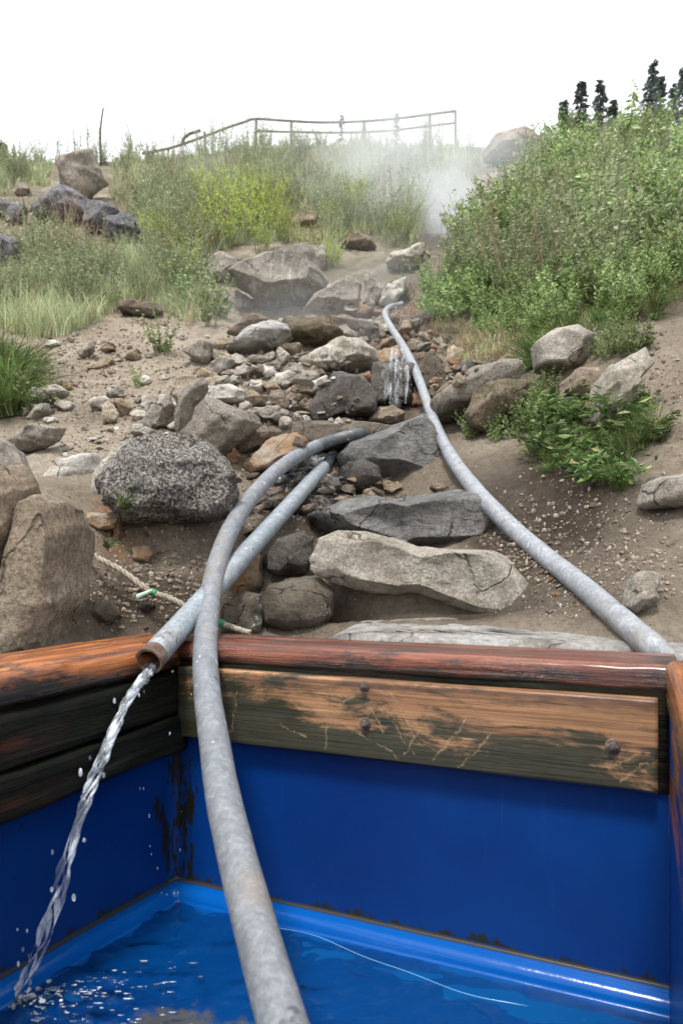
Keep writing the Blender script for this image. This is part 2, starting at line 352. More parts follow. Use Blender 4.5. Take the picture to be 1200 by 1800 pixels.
def rock_shape(poly, depth, k=5, seed=0, box=.75, ncut=9, rough=.035, lo=.72, hi=.93, bias=None, flat=False, stepk=2.2, planes=()):
    """poly in metres about its centroid: (right, up) for a standing outline, (right, away) when flat"""
    V, Fc = ico(k); th = np.arctan2(V[:, 1], V[:, 0]); rho = np.hypot(V[:, 0], V[:, 1])
    if bias is None: bias = (0, .25, .55) if not flat else (0, 0, .8)
    f = facet(V, seed, ncut, lo, hi, bias)
    for (px_, py_, pz_, k_) in planes:
        d_ = np.array([px_, py_, pz_]); d_ = d_/np.linalg.norm(d_); c_ = V@d_; f = np.minimum(f, np.where(c_ > .05, k_/np.maximum(c_, .05), 9))
    Rr = poly_radius(poly, th); size = math.sqrt(max(1e-9, float(np.mean(Rr**2))))
    # smooth the outline a little
    inpl = (rho**box)*f; dd = np.sign(V[:, 2])*np.abs(V[:, 2])**box*f*depth
    a = np.cos(th)*Rr*inpl; b = np.sin(th)*Rr*inpl
    Pn = np.stack([a, b, dd], -1)
    st = fbm(Pn/size*np.array([1.5, 2.6, 1.5])+seed*1.7, 3, seed+31)*7; fr_ = st-np.floor(st); st = (np.floor(st)+sst(.35, .65, fr_))/7
    nz = fbm(Pn/size*1.6+seed, 4, seed)*1.2 + .45*ridged(Pn/size*3.4+seed, 3, seed+5) + .35*fbm(Pn/size*11, 4, seed+9) + (.22*fbm(Pn/size*40, 3, seed+13) if k > 5 else 0) + st*stepk
    nrm = np.stack([a/size, b/size, dd/max(depth, 1e-6)], -1); nrm /= np.linalg.norm(nrm, axis=1, keepdims=True)+1e-9
    Pn = Pn + nrm*(nz*rough*size)[:, None]
    return Pn, Fc
def refit(Pn, P):
    for k in (0, 1):
        a, b = Pn[:, k].min(), Pn[:, k].max(); c_, d = P[:, k].min(), P[:, k].max()
        Pn[:, k] = c_+(Pn[:, k]-a)*(d-c_)/(b-a)
    return Pn
ROCKS = []
def rock(name, label, poly, mat, Y=None, depth=None, k=None, seed=None, group=None, cat='rock', flat=None, push=.1, world=None, **kw):
    seed = seed if seed is not None else len(ROCKS)*17+3
    poly = np.asarray(poly, float)
    if flat is not None and world is not None:
        P = np.asarray(world, float); c_ = centroid(P); Pn, Fc = rock_shape(P-c_, depth, k or 5, seed, flat=True, **kw)
        Pn = refit(Pn, P-c_); V = Pn; loc = Vector((c_[0], c_[1], flat-Pn[:, 2].max()*.95+CZ))
    elif flat is not None:             # outline lies on a level plane at height flat (relative to the eye)
        Yp = flat*1200/(1000-poly[:, 1]); P = np.stack([(poly[:, 0]-600)/1200*Yp, Yp], -1); c_ = centroid(P)
        ext = np.ptp(P, 0).max(); dep = depth or ext*.3
        Pn, Fc = rock_shape(P-c_, dep, k or 5, seed, flat=True, **kw)
        Pn = refit(Pn, P-c_); V = Pn[:, [0, 1, 2]]; loc = Vector((c_[0], c_[1], flat-Pn[:, 2].max()*.9+CZ))
    else:
        cpx = centroid(poly)
        if Y is None:
            h_ = hit(cpx[0], poly[:, 1].max()-2); Y0 = h_.y if h_ else 20
            wid = np.ptp(poly[:, 0])/1200*Y0; hei = np.ptp(poly[:, 1])/1200*Y0
            dep = depth or .5*min(wid, hei*1.6); Y = Y0+dep*push
        else:
            wid = np.ptp(poly[:, 0])/1200*Y; hei = np.ptp(poly[:, 1])/1200*Y; dep = depth or .5*min(wid, hei*1.6)
        P = np.stack([(poly[:, 0]-cpx[0])/1200*Y, -(poly[:, 1]-cpx[1])/1200*Y], -1)
        Pn, Fc = rock_shape(P, dep, k or (5 if np.ptp(poly, 0).max() > 60 else 4), seed, **kw)
        Pn = refit(Pn, P); V = Pn[:, [0, 2, 1]]*np.array([1, -1, 1]); loc = at(cpx[0], cpx[1], Y)
    if flat is None:                 # real size: what shows must span what the photograph shows
        for _ in range(3):
            W3 = V+np.array(loc)[None]; pxs = 600+1200*W3[:, 0]/W3[:, 1]; pys = 1000-1200*(W3[:, 2]-CZ)/W3[:, 1]
            sx_ = np.ptp(poly[:, 0])/np.ptp(pxs); sz_ = np.ptp(poly[:, 1])/np.ptp(pys); V = V*np.array([sx_, min(1, (sx_+sz_)/2), sz_])
            W3 = V+np.array(loc)[None]; pxs = 600+1200*W3[:, 0]/W3[:, 1]; pys = 1000-1200*(W3[:, 2]-CZ)/W3[:, 1]
            loc.x += (poly[:, 0].min()+poly[:, 0].max()-pxs.min()-pxs.max())/2/1200*loc.y; loc.z -= (poly[:, 1].min()+poly[:, 1].max()-pys.min()-pys.max())/2/1200*loc.y
    # origin at the base
    zb = V[:, 2].min(); V = V.copy(); V[:, 2] -= zb; loc.z += zb
    o = mesh(name, V, Fc, M[mat], loc=loc); tag(o, label, cat, group); ROCKS.append(o)
    return o
def fixn(o):
    import bmesh
    bm = bmesh.new(); bm.from_mesh(o.data); bmesh.ops.recalc_face_normals(bm, faces=bm.faces); bm.to_mesh(o.data); bm.free()
rk = rock
# near left boulders
rk('boulder', 'tan boulder split from its neighbour by a dark crack at the left edge', [(-90, 830), (0, 815), (40, 835), (72, 868), (60, 900), (38, 965), (12, 1040), (-5, 1070), (-90, 1080)], 'tan', 1.5, .16, k=6, cat='boulder', ncut=12, rough=.03, box=.5, lo=.6, hi=.92)
rk('boulder', 'large tan boulder with a rounded top just behind the left wooden rim of the tub', [(70, 885), (105, 868), (143, 885), (168, 925), (162, 990), (148, 1060), (122, 1115), (100, 1155), (40, 1180), (-90, 1180), (-90, 1070), (2, 1066), (32, 990), (52, 930)], 'tan', 1.58, .17, k=6, cat='boulder', ncut=9, rough=.03, box=.42, lo=.82, hi=.97)
rk('boulder', 'grey-brown rounded boulder behind the cracked tan boulder', [(-90, 790), (0, 772), (30, 785), (60, 820), (78, 860), (80, 900), (-90, 920)], 'grey', 1.85, .16, cat='boulder', box=.85)
rk('rock', 'whitish grey slab lying left of the dark speckled boulder', [(70, 848), (110, 805), (180, 795), (195, 830), (170, 868), (100, 870), (78, 864)], 'white', 2.45, .12, ncut=10)
rk('boulder', 'big dark rounded boulder with light speckles left of the crossing pipes', [(166, 855), (180, 820), (215, 780), (270, 760), (330, 763), (382, 785), (412, 825), (422, 865), (407, 900), (370, 918), (300, 924), (220, 918), (176, 893)], 'black', 2.05, .18, k=6, cat='boulder', ncut=5, lo=.8, hi=.97, rough=.07, box=.9)
rk('rock', 'pale flake leaning on the left side of the dark speckled boulder', [(158, 872), (163, 838), (205, 780), (240, 768), (240, 800), (190, 850), (176, 885)], 'pale', 2.2, .05)
rk('boulder', 'wet grey boulder with rippled skin under the middle of the right hose', [(592, 805), (620, 775), (660, 748), (710, 731), (745, 727), (768, 745), (790, 790), (808, 835), (780, 850), (700, 856), (640, 850), (600, 835)], 'wetgrey', 3.0, .28, k=6, cat='boulder', ncut=10, rough=.025, bias=(0, .5, .7), lo=.7, hi=.93, box=.6, planes=[(-.45, .65, .6, .72), (.35, .1, .95, .62), (0, -.7, .7, .66)])
rk('cobble', 'small dark oval cobble in front of the wet grey boulder', [(583, 843), (600, 820), (640, 806), (668, 820), (672, 842), (640, 862), (600, 870)], 'wetdark', 2.75, .09, k=5, cat='cobble', ncut=2, box=1)
rk('slab', 'smooth wet grey-brown slab lying between the long pale rock and the wet grey boulder', [(540, 905), (620, 880), (740, 860), (805, 860), (850, 880), (872, 918), (850, 950), (760, 965), (650, 965), (570, 940)], 'wetgrey', 2.25, .22, k=6, cat='rock', ncut=8, rough=.025, bias=(0, .8, .6), lo=.7, hi=.92, box=.55, planes=[(.05, .85, .5, .5), (0, -.25, 1, .55)])
rk('rock', 'long pale rock lying like a step behind the wooden rim', [(543, 988), (552, 950), (590, 933), (640, 932), (700, 945), (765, 965), (830, 970), (900, 975), (930, 1000), (943, 1050), (938, 1084), (900, 1087), (830, 1074), (760, 1060), (680, 1050), (610, 1035), (560, 1013)], 'pale', 1.86, .13, k=6, ncut=13, rough=.03, seed=5, bias=(0, .5, .8), lo=.68, hi=.92, box=.5, planes=[(.02, .8, .6, .55), (.05, -.15, 1, .60), (0, -.8, .6, .62), (.75, .1, .6, .78), (-.6, .5, .6, .72)])
rk('cobble', 'dark wet cobble wedged at the left end of the long pale rock', [(466, 978), (488, 948), (530, 934), (552, 945), (550, 985), (536, 1010), (490, 1014), (470, 1000)], 'wetdark', 2.02, .08, k=5, cat='cobble', ncut=3, box=.9)
rk('boulder', 'round brown wet boulder below the dark cobble, close to the wooden rim', [(456, 1062), (470, 1030), (510, 1012), (560, 1014), (588, 1040), (585, 1082), (562, 1104), (500, 1112), (463, 1094)], 'wetbrown', 1.85, .1, k=5, cat='boulder', ncut=3, box=.9, rough=.03)
rk('rock', 'wet brown rock in the trickle just right of the crossing pipes', [(380, 1088), (393, 1055), (430, 1038), (462, 1045), (468, 1080), (466, 1120), (380, 1120)], 'wetbrown', 1.84, .08, k=5, ncut=5)
rk('rock', 'ochre stained rock face directly below the straight pipe', [(380, 1048), (398, 980), (440, 950), (466, 972), (462, 1030), (430, 1052)], 'ochre', 2.0, .09, k=5)
_e = lambda t, o: (L0+B*t-BN*o)
flat_slab = rk('slab', 'flat pale rock running along the back of the wooden rim', [(0, 0), (1, 0), (1, 1)], 'slab', None, .06, k=6, flat=-.142, cat='rock', ncut=2, lo=.95, hi=.99, rough=.004, box=.3,
   world=[_e(.27, .20), _e(.6, .20), _e(.85, .25), _e(1.6, .25), _e(1.6, .42), _e(1.25, .50), _e(1.0, .50), _e(.8, .58), _e(.55, .66), _e(.35, .66), _e(.22, .48)])
flat_slab.rotation_euler = (.05, 0, 0)
rk('rock', 'small cream rock standing on the dirt right of the long hose', [(1091, 1066), (1105, 1017), (1130, 1003), (1163, 1009), (1152, 1045), (1137, 1072), (1107, 1080)], 'pale', None, .05, k=5, ncut=8)
rk('rock', 'pale rounded rock at the right edge below the weed patch', [(1117, 887), (1130, 848), (1170, 833), (1250, 822), (1260, 892), (1180, 896), (1130, 896)], 'pale', None, .12, k=5, ncut=4)
rk('rock', 'large pale rock face jutting from the right bank behind the weed patch', [(1022, 745), (1050, 665), (1080, 640), (1143, 610), (1150, 650), (1122, 672), (1105, 705), (1085, 745), (1040, 760)], 'pale', None, .17, k=5)
rk('rock', 'smooth brown rounded rock on the right bank beside the pale rock face', [(981, 703), (985, 665), (1005, 646), (1050, 645), (1066, 680), (1048, 708), (1015, 716)], 'brown', None, .13, k=5, ncut=3)
rk('rock', 'cream rock half hidden behind grass stalks on the right bank', [(932, 603), (970, 578), (1010, 570), (1045, 590), (1045, 645), (990, 662), (938, 655)], 'pale', None, .16, k=5, ncut=5)
rk('rock', 'long grey slab sloping down towards the right hose', [(752, 715), (790, 680), (835, 645), (890, 630), (918, 640), (908, 685), (860, 712), (830, 745), (760, 745)], 'grey', None, .2, k=5, ncut=7)
rk('rock', 'brown rock with a pale cap and green moss at its foot', [(816, 725), (825, 695), (845, 672), (880, 664), (925, 670), (930, 700), (905, 738), (870, 765), (828, 758)], 'mossy', None, .15, k=5, ncut=7)
# the big pair higher up
rk('boulder', 'largest grey angular boulder on the slope with whitish streaks', [(400, 490), (410, 472), (450, 448), (500, 431), (545, 426), (558, 440), (577, 490), (567, 517), (530, 538), (470, 549), (445, 532), (425, 507)], 'streaked', 5.9, .34, k=6, cat='boulder', ncut=9, rough=.035, bias=(-.1, .1, .9), lo=.7, hi=.92, box=.55, planes=[(-.12, .12, 1, .5), (0, -.8, .6, .62), (.8, .15, .6, .72), (-.1, .85, .5, .72)])
rk('rock', 'small grey rock tucked behind the right shoulder of the largest boulder', [(540, 430), (572, 432), (577, 465), (560, 485), (540, 470)], 'grey', 6.8, .15)
rk('rock', 'grey rock leaning on the left side of the largest boulder', [(338, 497), (362, 480), (375, 452), (395, 441), (434, 452), (428, 480), (405, 500), (400, 512), (370, 508)], 'grey', 6.6, .25, k=5)
rk('boulder', 'dark grey boulder leaning right of the largest boulder', [(533, 549), (550, 515), (590, 486), (615, 484), (637, 505), (634, 537), (616, 560), (580, 556)], 'grey', 5.45, .22, k=6, cat='boulder', ncut=9, planes=[(-.55, .65, .5, .58), (.2, -.1, 1, .6), (0, -.85, .5, .55)])
rk('rock', 'buried pale rock under the left corner of the largest boulder', [(380, 552), (388, 520), (420, 510), (450, 530), (455, 560), (400, 566)], 'grey', 6.1, .2)
MID = [
 ('reddish brown earth covered rock below the leaning dark grey boulder', [(488, 612), (500, 566), (530, 552), (575, 560), (604, 590), (575, 606), (530, 618)], 'mossy'),
 ('white triangular stone in the rubble below the banded slab', [(456, 664), (466, 640), (480, 645), (486, 660), (470, 670)], 'white'),
 ('pale blocky stone under the white triangular stone', [(470, 684), (474, 668), (492, 662), (496, 676), (482, 688)], 'pale'),
 ('whitish broken stone beside the white topped stone', [(436, 684), (446, 667), (463, 671), (466, 692), (446, 697)], 'white'),
 ('small white stone alone on the earth below the banded slab', [(484, 637), (491, 625), (505, 625), (508, 638)], 'white'),
 ('grey ledge stone left of the smooth greenish white stone', [(496, 678), (512, 656), (538, 656), (540, 672), (516, 684)], 'grey'),
 ('brown block below the grey ledge stone', [(490, 708), (508, 690), (530, 692), (532, 708), (508, 716)], 'brown'),
 ('brown stone under the smooth greenish white stone', [(520, 716), (530, 700), (550, 702), (554, 718), (536, 724)], 'brown'),
 ('grey stone in the gap between the angular rock and the rubble', [(470, 706), (476, 692), (494, 694), (492, 708)], 'pale'),
 ('dark earthy rock below the leaning dark grey boulder', [(560, 580), (572, 552), (610, 552), (640, 566), (630, 590), (590, 592)], 'brown'),
 ('sunken grey rock on the earth right of the banded slab', [(505, 640), (520, 622), (548, 618), (556, 634), (530, 648)], 'grey'),
 ('light banded slab tilted on the slope below the largest boulder', [(395, 630), (420, 600), (450, 575), (475, 562), (508, 567), (516, 585), (485, 612), (440, 630)], 'striped'),
 ('brown rock behind the light banded slab', [(398, 588), (430, 555), (465, 550), (472, 565), (430, 592)], 'brown'),
 ('long grey rock with a sunlit top edge left of the waterfall', [(523, 632), (560, 608), (600, 598), (635, 590), (667, 612), (662, 640), (625, 655), (590, 660), (555, 665), (538, 655)], 'pale'),
 ('dark wet rock below the long grey rock beside the waterfall', [(540, 718), (560, 680), (600, 652), (640, 655), (665, 700), (658, 732), (600, 746), (555, 742)], 'wetdark'),
 ('small smooth greenish white stone resting on the dark wet rock', [(533, 692), (550, 668), (576, 659), (574, 680), (552, 700)], 'white'),
 ('big angular brown-grey rock above the dark speckled boulder', [(306, 768), (345, 720), (370, 698), (405, 706), (440, 720), (462, 745), (442, 774), (405, 800), (380, 815), (330, 800)], 'grey'),
 ('white topped flat stone above the big angular rock', [(343, 702), (365, 678), (405, 674), (434, 688), (432, 710), (370, 715)], 'white'),
 ('brown-red stone at the right end of the white topped stone', [(418, 712), (440, 695), (472, 692), (468, 712), (440, 724)], 'brown'),
 ('steep grey rock rib left of the white topped stone', [(302, 755), (305, 705), (335, 680), (362, 662), (368, 680), (342, 722), (315, 770)], 'grey'),
 ('pale cracked rock at the left foot of the grey rib', [(248, 748), (262, 708), (300, 690), (308, 715), (300, 748), (265, 758)], 'pale'),
 ('angular grey rock with a dark hollow below it, left of the wet bed', [(448, 730), (480, 715), (498, 708), (512, 730), (497, 748), (460, 748)], 'grey'),
 ('long brown stone lying under the angular grey rock', [(408, 787), (425, 770), (470, 760), (495, 756), (488, 772), (440, 793), (420, 800)], 'brown'),
 ('flat ochre stained slab beside the curve of the near hose', [(418, 828), (430, 800), (480, 768), (520, 760), (548, 775), (542, 808), (470, 835), (445, 840)], 'ochre'),
 ('small orange block left of the ochre stained slab', [(393, 812), (396, 794), (418, 790), (426, 803), (415, 818)], 'rust'),
 ('grey angular rock alone on the dirt left of the banded slab', [(320, 622), (355, 597), (377, 600), (374, 627), (362, 645), (345, 638)], 'grey'),
 ('rounded pale rock below the lone grey angular rock', [(365, 663), (369, 635), (390, 624), (414, 631), (402, 652), (380, 666)], 'pale'),
 ('thin white stone resting right of the rounded pale rock', [(403, 645), (415, 634), (434, 638), (432, 648), (415, 650)], 'white'),
 ('left half of a split tan slab on the dirt', [(176, 715), (190, 704), (210, 731), (206, 744), (187, 747)], 'tan'),
 ('right half of a split tan slab on the dirt', [(193, 704), (215, 699), (234, 718), (213, 737)], 'tan'),
 ('small whitish block right of the split tan slab', [(247, 712), (252, 696), (266, 693), (271, 706), (262, 720)], 'white'),
 ('white stone touching the top left of the dark speckled boulder', [(228, 764), (235, 748), (262, 744), (276, 760), (262, 772)], 'white'),
 ('grey pointed stone high on the left dirt slope', [(135, 624), (150, 610), (168, 603), (168, 616), (148, 633)], 'grey'),
 ('tan pointed stone high on the left dirt slope', [(172, 622), (180, 600), (194, 596), (206, 622)], 'tan'),
 ('tan stone with a dark shadow hole at the upper middle of the dirt slope', [(218, 632), (226, 614), (243, 612), (252, 628), (240, 637)], 'tan'),
 ('low tan stone half buried in the upper dirt slope', [(148, 650), (165, 636), (190, 632), (194, 642), (175, 652)], 'tan'),
 ('small orange-tan stone on the dirt beside the pale left slab', [(110, 680), (116, 668), (127, 672), (130, 685), (118, 688)], 'ochre'),
 ('pale flat slab embedded in the dirt beside the left grass clump', [(36, 706), (60, 682), (105, 675), (124, 690), (92, 710), (50, 716)], 'pale'),
 ('second pale slab peeping from the dirt under the embedded slab', [(46, 735), (60, 716), (88, 708), (92, 722), (64, 738)], 'pale'),
 ('long buried grey rock at the lower left of the dirt slope', [(0, 788), (30, 758), (70, 744), (118, 745), (104, 772), (50, 798)], 'grey'),
 ('flat brown rock buried at the grass edge', [(206, 548), (215, 530), (250, 525), (283, 530), (288, 548), (240, 560)], 'brown'),
 ('white stone under the leaning weed at left of the dirt slope', [(56, 640), (60, 614), (78, 612), (84, 634), (72, 646)], 'tan'),
 ('white wedge stone below the left grass edge', [(78, 612), (90, 600), (104, 597), (108, 606), (94, 614)], 'white'),
 ('orange crusted rock the waterfall pours over', [(650, 650), (663, 615), (700, 606), (724, 620), (722, 645), (690, 650)], 'ochre'),
 ('dark wet rock behind the falling water', [(645, 712), (652, 645), (690, 635), (728, 645), (732, 712), (690, 722)], 'wetdark'),
 ('brown mossy rock right of the waterfall behind the hose', [(720, 650), (738, 618), (770, 622), (785, 645), (782, 698), (750, 708), (728, 690)], 'wetbrown'),
 ('flat brown wet slab between the near hose curve and the waterfall pool', [(478, 772), (500, 742), (560, 734), (650, 738), (735, 752), (700, 778), (620, 792), (540, 800), (490, 790)], 'wetbrown'),
 ('tan rock at the foot of the waterfall', [(645, 745), (665, 720), (690, 711), (712, 730), (704, 752)], 'brown'),
 ('reddish stone under the hose beside the waterfall', [(722, 715), (724, 692), (738, 688), (746, 705), (740, 718)], 'rust'),
 ('orange stone in the gap left of the waterfall', [(628, 672), (634, 654), (650, 652), (656, 668), (645, 676)], 'rust'),
 ('tan pointed rock right of the waterfall', [(782, 640), (785, 612), (800, 606), (816, 622), (812, 642)], 'tan'),
 ('dark block beside the tan pointed rock', [(806, 662), (810, 638), (836, 630), (842, 650), (830, 668)], 'wetdark'),
 ('tan rounded stone above the long grey slab', [(758, 702), (775, 680), (800, 664), (808, 672), (790, 694), (768, 710)], 'tan'),
 ('greenish pale stone above the mossy rock by the hose', [(722, 618), (735, 604), (762, 606), (768, 618), (745, 624)], 'pale'),
 ('orange tan rock left of the far end of the right hose', [(622, 558), (630, 538), (655, 533), (668, 548), (662, 562), (640, 564)], 'ochre'),
 ('white flat stone under the orange tan rock', [(615, 572), (625, 560), (655, 562), (650, 574), (630, 578)], 'white'),
 ('grey round rock at the upper streambed', [(634, 592), (640, 570), (670, 562), (688, 576), (684, 596), (655, 602)], 'grey'),
 ('orange sided rock under the hose in the upper streambed', [(664, 616), (672, 598), (700, 590), (712, 604), (706, 618)], 'rust'),
 ('grey wedge rock left of the upper streambed', [(585, 604), (595, 575), (610, 570), (632, 588), (628, 600)], 'grey'),
 ('dark flat ledge under the steaming spring bushes', [(712, 572), (716, 552), (764, 550), (770, 570), (740, 580)], 'wetdark'),
 ('grey block in the streambed right of the hose', [(735, 598), (738, 583), (760, 583), (762, 596), (750, 602)], 'grey'),
 ('cream boulder above the far end of the right hose', [(666, 540), (672, 510), (695, 490), (714, 486), (708, 522), (692, 542)], 'white'),
 ('pinkish grey upright rock left of the cream boulder', [(636, 538), (640, 492), (652, 477), (672, 495), (676, 536)], 'grey'),
 ('pale flat boulder at the top of the gully in the steam', [(678, 466), (684, 440), (745, 426), (757, 450), (732, 476), (700, 482)], 'pale'),
 ('brown mound of rock under the yellow bush', [(598, 436), (606, 418), (632, 409), (658, 422), (662, 438), (630, 442)], 'brown'),
 ('tan rock among grass above the largest boulder', [(514, 402), (516, 380), (540, 370), (562, 376), (562, 402)], 'tan'),
 ('brown craggy outcrop on the skyline above the steam', [(846, 258), (865, 232), (920, 221), (945, 228), (954, 262), (905, 290), (850, 288)], 'brown'),
 ('large brown lichened boulder on the left skyline', [(96, 330), (112, 278), (150, 259), (175, 272), (192, 325), (150, 360), (100, 352)], 'grey'),
 ('broad bluish rock mass in the left grass', [(52, 392), (60, 345), (90, 322), (130, 326), (172, 352), (168, 392), (110, 400)], 'bluegrey'),
 ('bluish rock with a white top in the left grass', [(145, 412), (147, 362), (165, 351), (185, 358), (214, 376), (200, 408), (170, 416)], 'bluegrey'),
 ('rounded bluish rock right of the white topped one', [(182, 432), (190, 385), (215, 373), (245, 378), (252, 410), (240, 432)], 'bluegrey'),
 ('dark bluish rounded rock at the left edge of the photo', [(-40, 468), (-30, 425), (0, 413), (30, 412), (48, 430), (46, 462), (20, 472)], 'bluegrey'),
 ('square dark rock with a pale top near the left edge', [(8, 394), (12, 362), (35, 353), (52, 362), (46, 390), (28, 398)], 'bluegrey'),
 ('grey rock cut by the left edge above the square dark rock', [(-50, 385), (-40, 345), (0, 338), (20, 350), (14, 384)], 'bluegrey'),
 ('small brown stone left of the skyline boulder', [(25, 345), (32, 325), (45, 320), (56, 335), (50, 348)], 'grey'),
]
for i, (lb, poly, mt) in enumerate(MID):
    rk('rock', lb, poly, mt, ncut=13, rough=.05, lo=.62, hi=.93)
def inpoly(x, y, poly):
    c = False; n_ = len(poly); j = n_-1
    for i in range(n_):
        if ((poly[i][1] > y) != (poly[j][1] > y)) and (x < (poly[j][0]-poly[i][0])*(y-poly[i][1])/(poly[j][1]-poly[i][1])+poly[i][0]): c = not c
        j = i
    return c
PR = random.Random(5)
def pack(zone, cnt, w0, w1, mats, lb, gr, lift=0):
    xs = [q[0] for q in zone]; ys = [q[1] for q in zone]; k = 0; tries = 0
    while k < cnt and tries < 4000:
        tries += 1; x, y = PR.uniform(min(xs), max(xs)), PR.uniform(min(ys), max(ys))
        if not inpoly(x, y, zone) or any(math.hypot(x-a, (y-b)*1.6) < r_ for a, b, r_ in USED): continue
        W_ = PR.uniform(w0, w1); H_ = W_*PR.uniform(.4, .75); m_ = PR.randint(5, 8); a0 = PR.uniform(0, 6.3); tl = PR.uniform(-.5, .3)
        poly = []
        for i in range(m_):
            a = a0-i*2*math.pi/m_+PR.uniform(-.25, .25); r_ = PR.uniform(.75, 1.1); px_, py_ = math.cos(a)*W_*.5*r_, math.sin(a)*H_*.5*r_; poly.append((x+px_*math.cos(tl)-py_*math.sin(tl), y+px_*math.sin(tl)+py_*math.cos(tl)))
        USED.append((x, y, W_*.36)); rk('rock', lb, poly, PR.choice(mats), ncut=14, lo=.5, hi=.9, rough=.04, k=4, group=gr, box=.6); k += 1
USED = []
for lb, poly, mt in MID:
    q = np.array(poly); USED.append((q[:, 0].mean(), q[:, 1].mean(), np.ptp(q[:, 0])*.40))
USED += [(570, 510, 50), (490, 490, 90), (700, 790, 90), (300, 840, 120)]
pack([(300, 690), (400, 590), (520, 560), (640, 560), (640, 600), (530, 700), (480, 770), (420, 800), (330, 770)], 42, 24, 60, ['pale', 'pale', 'tan', 'grey', 'white', 'tan'], 'angular rock packed into the rubble between the dark boulder and the waterfall', 'angular rocks of the central rubble')
pack([(620, 540), (700, 545), (800, 600), (850, 660), (800, 690), (740, 610), (660, 600)], 22, 20, 42, ['tan', 'ochre', 'pale', 'wetbrown', 'tan', 'rust'], 'angular rock of the upper streambed beside the right hose', 'angular rocks of the upper streambed')
pack([(420, 830), (520, 790), (600, 830), (640, 870), (560, 900), (500, 930), (430, 900)], 16, 26, 52, ['ochre', 'wetbrown', 'brown', 'rust', 'wetdark'], 'wet angular rock in the trickle beside the straight pipe', 'wet rocks beside the straight pipe')
pack([(240, 700), (330, 640), (330, 760), (240, 770)], 9, 22, 44, ['pale', 'white', 'grey'], 'pale angular rock above the dark speckled boulder', 'pale rocks above the dark boulder')
pack([(60, 610), (300, 585), (310, 690), (150, 745), (40, 740)], 12, 18, 44, ['pale', 'tan', 'white', 'grey'], 'low angular rock half sunk in the bare dirt slope at left', 'rocks sunk in the left dirt slope')
pack([(570, 862), (700, 850), (800, 850), (780, 872), (640, 885), (560, 895)], 9, 24, 46, ['brown', 'ochre', 'tan', 'wetbrown'], 'tan or brown rock wedged between the wet grey boulder and the smooth wet slab', 'rocks wedged below the wet grey boulder')
pack([(840, 640), (900, 610), (960, 660), (960, 720), (920, 740)], 5, 26, 44, ['tan', 'brown', 'pale'], 'rock embedded in the bank between the mossy rock and the cream rock', 'rocks embedded in the bank')
# orange stones and a dark one in the bank under the dark boulder
rk('stone', 'orange crumbly stone in the bank beneath the grass tuft', [(196, 952), (198, 932), (215, 925), (222, 940), (212, 955)], 'rust', cat='stone')
rk('stone', 'rough tan block in the middle of the dark bank', [(232, 985), (234, 962), (268, 958), (272, 975), (262, 990)], 'ochre', cat='stone')
rk('stone', 'brown stone at the foot of the bank beside the tan boulder', [(160, 1090), (170, 1060), (195, 1055), (213, 1080), (200, 1094)], 'wetbrown', cat='stone')
rk('stone', 'flat dark wet stone hanging in the bank under the rope ribbon', [(243, 1070), (250, 1060), (272, 1058), (274, 1066), (258, 1076)], 'wetdark', cat='stone')
rk('stone', 'sandy crumbly rock on the ledge left of the grass tuft', [(152, 925), (158, 902), (200, 900), (222, 910), (210, 930), (170, 935)], 'ochre', cat='stone')
# ------------------------------------------------------------------ tubes
def catmull(P, n=12):
    P = [np.asarray(p, float) for p in P]; P = [2*P[0]-P[1]]+P+[2*P[-1]-P[-2]]; out = []
    for i in range(1, len(P)-2):
        for k in range(n):
            t = k/n; a, b, c_, d = P[i-1:i+3]
            out.append(.5*((2*b)+(-a+c_)*t+(2*a-5*b+4*c_-d)*t*t+(-a+3*b-3*c_+d)*t**3))
    out.append(P[-2]); return np.array(out)
def frames(P):
    T = np.gradient(P, axis=0); T /= np.linalg.norm(T, axis=1, keepdims=True)
    Nn = np.zeros_like(T); a = np.cross(T[0], [0, 0, 1.]); a = a if np.linalg.norm(a) > .1 else np.cross(T[0], [0, 1., 0]); Nn[0] = a/np.linalg.norm(a)
    for i in range(1, len(P)):
        v_ = Nn[i-1]-T[i]*np.dot(Nn[i-1], T[i]); Nn[i] = v_/np.linalg.norm(v_)
    return T, Nn, np.cross(T, Nn)
def tube(P, r, sides=24, cap=True, wob=0, seed=0):
    P = np.asarray(P, float); m_ = len(P); r = np.broadcast_to(np.asarray(r, float), (m_,)); T, A_, B_ = frames(P)
    th = np.arange(sides)*2*math.pi/sides
    ring = A_[:, None]*np.cos(th)[None, :, None]+B_[:, None]*np.sin(th)[None, :, None]
    V = P[:, None]+ring*r[:, None, None]
    if wob: V = V+ring*(fbm(V*18+seed, 3, seed)*wob)[..., None]
    V = V.reshape(-1, 3); i = np.arange(m_-1)[:, None]*sides; j = np.arange(sides)[None]; j2 = (j+1) % sides
    F = np.stack([i+j, i+sides+j, i+sides+j2, i+j2], -1).reshape(-1, 4); Fs = [F[:, ::-1]]
    if cap:
        V = np.concatenate([V, P[:1], P[-1:]]); n0 = m_*sides; jj = np.arange(sides); k2 = (jj+1) % sides
        Fs.append(np.stack([np.full(sides, n0), jj, k2], -1)[:, ::-1]); Fs.append(np.stack([np.full(sides, n0+1), (m_-1)*sides+jj, (m_-1)*sides+k2], -1))
    return V, Fs
